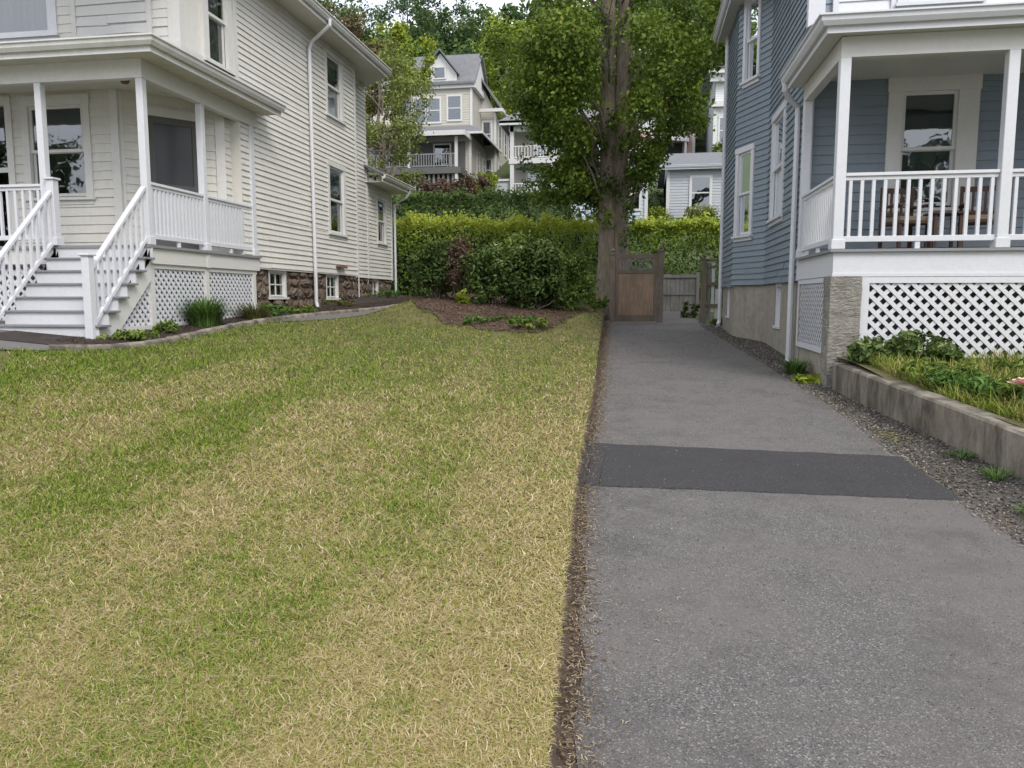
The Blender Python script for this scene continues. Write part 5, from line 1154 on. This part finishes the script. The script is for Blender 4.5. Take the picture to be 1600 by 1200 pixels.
# ground cover under hedges and behind houses
n = 16000; x = g.uniform(-22, 12, n); y = g.uniform(28.5, 47, n); z = np.interp(y, HY, HZ)
keep = ~((y < 32) & (x > -1)); x, y, z = x[keep], y[keep], z[keep]; n = len(x)
o = leaf_mesh('ground_cover', np.stack([x, y, z + g.uniform(-.05, .35, n)], 1), unit(np.stack([g.normal(size=n) * .5, g.normal(size=n) * .5 - .3, np.ones(n)], 1)), g.uniform(.15, .35, n), .6, g.random(n) * .8, 'leaf_hedge2', None)
tag(o, 'weedy green ground cover on the slope below the hillside houses', 'ground cover', kind='stuff')

# ================================================================== GRASS, DEBRIS, GRAVEL
def blades(name, X, Y, Z, L, Wd, lie, curl, rnd, mat, label, cat):
    """strips of three segments; lie 0 upright .. 1 flat"""
    n = len(X); a = RNG.uniform(0, 2 * np.pi, n); d = np.stack([np.cos(a), np.sin(a)], 1); K = 3; V = []
    ang = a.copy(); px, py, pz = X.copy(), Y.copy(), Z.copy(); el = (1 - lie) * 1.25 + .12
    for k in range(K + 1):
        wv = Wd * (1 - (k / K) ** 2 * .85) * .5
        V += [np.stack([px - np.sin(ang) * wv, py + np.cos(ang) * wv, pz], 1), np.stack([px + np.sin(ang) * wv, py - np.cos(ang) * wv, pz], 1)]
        st = L / K; px = px + np.cos(ang) * np.cos(el) * st; py = py + np.sin(ang) * np.cos(el) * st; pz = pz + np.sin(el) * st
        ang = ang + curl * RNG.normal(size=n); el = el - (.35 + .4 * lie) * RNG.random(n)
    V = np.stack(V, 1).reshape(-1, 3); q = np.arange(n)[:, None] * (2 * (K + 1)); F = np.concatenate([q + np.array([[2 * k, 2 * k + 1, 2 * k + 3, 2 * k + 2]]) for k in range(K)], 1).reshape(-1, 4)
    o = np_mesh(name, V, [F], mat, None, np.repeat(rnd, K)); return tag(o, label, cat, kind='stuff')
def lawn_pts(N):
    ya, yb = 1.7, 20.5; t = RNG.random(N * 4); e = .9; y = (ya ** -e + t * (yb ** -e - ya ** -e)) ** (-1 / e)      # density ~ y^-1.9
    xl = -.80 * y - .9; x = xl + (LE(y) - .004 - xl) * RNG.random(N * 4)
    # thinning so the density per area is even across a row
    ll = np.array([lawn_left(v) for v in np.arange(0, 21, .1)])[np.clip((y * 10).astype(int), 0, 209)]
    mfx = np.interp(x, [-5.4, -4.7, -3.7, -2.4, -1.7, -1.25, -1.1], [17.6, 15.9, 14.65, 14.3, 14.9, 16.4, 18]); mu = ((x < -2.0) | (RNG.random(N * 4) < .45)) & (x > -5.4) & (x < -1.1) & (y > mfx + .05)
    ok = (x > ll) & ~mu & (RNG.random(N * 4) < np.clip(1.0, 0, 1)); return x[ok][:N], y[ok][:N]
N = 520000; x, y = lawn_pts(N); n2 = 90000; y2 = 1.2 + 13 * RNG.random(n2) ** 1.5; x2 = -.80 * y2 - .9 - (3.5 + .5 * y2) * RNG.random(n2); k2 = x2 > np.array([lawn_left(v) for v in y2]); x, y = np.concatenate([x, x2[k2]]), np.concatenate([y, y2[k2]]); N = len(x)
c30, s30 = math.cos(R(28)), math.sin(R(28)); u_ = x * c30 - y * s30; v_ = x * s30 + y * c30
pn = .42 * vnoise(x + y * .12, y * .2, 1.25, 1) + .30 * vnoise(x + y * .1, y * .42, 2.7, 2) + .28 * vnoise(x, y * .8, 6.5, 3)
pn = np.clip((.8 * pn + .2 * vnoise(x, y, 16, 6) - .5) * 2.3 + .5, 0, 1)
far = np.clip((y - 6.5) / 5.5, 0, 1); leftg = np.clip((-x - 2.2 - y * .12) / 3.0, 0, 1)
edge = np.clip(1 - (LE(y) - x) / 1.1, 0, 1)
dry = np.clip(.27 + .70 * pn - .50 * far - .22 * leftg + .17 * edge + .13 * np.clip((5 - y) / 2.5, 0, 1), .04, .93)
isdry = RNG.random(N) < dry
rnd = np.where(isdry, .42 + .58 * RNG.random(N) ** 1.1, .36 * RNG.random(N) ** .9 + .10 * dry)
sc = (np.clip(y, 2, 20) / 2.6) ** .62
lie = np.where(isdry, RNG.uniform(.55, 1, N), RNG.uniform(.1, .75, N))
L = np.where(isdry, RNG.uniform(.02, .07, N) , RNG.uniform(.02, .042, N)) * np.clip(sc, 1, 1.7); Wd = np.where(isdry, RNG.uniform(.002, .0042, N), RNG.uniform(.0024, .0046, N)) * sc
L = L * (.65 + .35 * np.clip((LE(y) - x) / .06, 0, 1)); blades('lawn_grass', x, y, G(x, y) + RNG.uniform(-.004, .014, N), L, Wd, lie, .55, rnd, 'blade', 'mown lawn grass mixed with dry straw coloured clippings', 'grass')
# straw and clippings along the driveway edge and scattered on asphalt
n = 11000; y = 1.8 + 18.5 * RNG.random(n) ** 1.5; x = LE(y) + .03 + np.abs(RNG.normal(size=n)) * .07 + np.where(RNG.random(n) < .11, RNG.random(n) ** 2 * .7 * vnoise(y, y * 0, 1.1, 4) * 2, 0)
x = np.minimum(x, 2.0); s_ = (y / 2.6) ** .5
blades('edge_debris', x, y, H0(x, y) + .014 + RNG.uniform(0, .008, n), RNG.uniform(.01, .04, n) * s_, RNG.uniform(.002, .005, n) * s_, np.full(n, .93), .8, RNG.random(n) ** 1.5, 'straw', 'dry straw and leaf bits along the driveway edge', 'debris')
n = 5000; y = 2 + 17 * RNG.random(n) ** 1.6; x = DR(y) - .1 + np.abs(RNG.normal(size=n)) * .28; x = np.minimum(x, np.array([gr_r(v) for v in y]) - .03)
blades('gravel_debris', x, y, HG(x, y) + .014, RNG.uniform(.015, .05, n) * (y / 3) ** .5, RNG.uniform(.003, .007, n), np.full(n, .9), .8, RNG.random(n), 'straw', 'dry leaf bits on the gravel strip beside the wall', 'debris')
n = 16000; x = RNG.uniform(-5.4, -1.15, n); y = 14.1 + 6 * RNG.random(n); mfx = np.interp(x, [-5.4, -4.7, -3.7, -2.4, -1.7, -1.25, -1.1], [17.6, 15.9, 14.65, 14.3, 14.9, 16.4, 18]); k = y > mfx - .12 + .2 * RNG.normal(size=n) * .5; x, y = x[k], y[k]; n = len(x)
blades('mulch_chips', x, y, G(x, y) + .02 + RNG.uniform(0, .02, n), RNG.uniform(.03, .09, n), RNG.uniform(.01, .025, n), np.full(n, .9), .3, RNG.random(n), 'chips', 'red brown bark chips on the mulch mound', 'mulch')
# raised bed grass
n = 42000; y = 4.4 + 5.75 * RNG.random(n); x = WX(y) + .22 + RNG.random(n) ** 1.3 * 5.5; q = vnoise(x, y, 1.4, 8)
blades('bed_grass', x, y, bedz(x, y), RNG.uniform(.05, .2, n) * (.6 + q), RNG.uniform(.005, .009, n), RNG.uniform(.1, .6, n), .3, np.clip(.32 * RNG.random(n) + .5 * q * (RNG.random(n) < .55), 0, 1), 'blade', 'long uncut grass growing in the raised bed', 'grass')
# garden bed crumbs
n = 9000; y = 8.6 + 13.5 * RNG.random(n); ex = np.array([edg(v) for v in y]); x = ex - .08 - RNG.random(n) * 1.0
blades('bed_crumbs', x, y, G(x, y) + .03, RNG.uniform(.02, .06, n), RNG.uniform(.01, .02, n), np.full(n, .85), .3, RNG.random(n) * .35, 'chips', 'dark mulch crumbs in the planting bed', 'mulch')
# gravel stones
n = 15000; y = 1.9 + 18 * RNG.random(n) ** 1.7; xr = np.array([gr_r(v) for v in y]) - .03; xl = DR(y) - .05; x = xl + (xr - xl) * RNG.random(n) ** 1.25
oc = np.array([[1, 0, 0], [0, 1, 0], [-1, 0, 0], [0, -1, 0], [0, 0, .7], [0, 0, -.7]], float)
r = RNG.uniform(.004, .014, n) * (.8 + y * .05); V = oc[None] * RNG.uniform(.6, 1.25, (n, 6, 1)) * r[:, None, None]; a = RNG.uniform(0, 6.28, n)
Vx = V[..., 0] * np.cos(a)[:, None] - V[..., 1] * np.sin(a)[:, None] * .8; Vy = V[..., 0] * np.sin(a)[:, None] + V[..., 1] * np.cos(a)[:, None] * .8
V = np.stack([Vx + x[:, None], Vy + y[:, None], V[..., 2] + (HG(x, y) + .01 + r * .3)[:, None]], 2).reshape(-1, 3)
ft = np.array([[0, 1, 4], [1, 2, 4], [2, 3, 4], [3, 0, 4], [1, 0, 5], [2, 1, 5], [3, 2, 5], [0, 3, 5]]); F = (np.arange(n)[:, None, None] * 6 + ft[None]).reshape(-1, 3)
o = np_mesh('gravel', V, [F], 'pebbles', None, np.repeat(RNG.random(n), 8)); tag(o, 'loose grey gravel stones between the driveway and the concrete wall', 'gravel', kind='stuff')

# fine grit lying on the asphalt
n = 9000; y = 1.7 + 17 * RNG.random(n) ** 1.8; x = LE(y) + .07 + (DR(y) - LE(y) - .07) * RNG.random(n); r = RNG.uniform(.0012, .0034, n) * (.8 + y * .12)
V = oc[None] * RNG.uniform(.6, 1.25, (n, 6, 1)) * r[:, None, None]
V = np.stack([V[..., 0] + x[:, None], V[..., 1] + y[:, None], V[..., 2] + (H0(x, y) + .013 + .008 * ((y > 5.45) & (y < 6.6)) + r * .4)[:, None]], 2).reshape(-1, 3); F = (np.arange(n)[:, None, None] * 6 + ft[None]).reshape(-1, 3)
o = np_mesh('asphalt_grit', V, [F], 'pebbles', None, np.repeat(.35 + .65 * RNG.random(n), 8)); tag(o, 'fine pale grit scattered over the driveway asphalt', 'grit', kind='stuff')
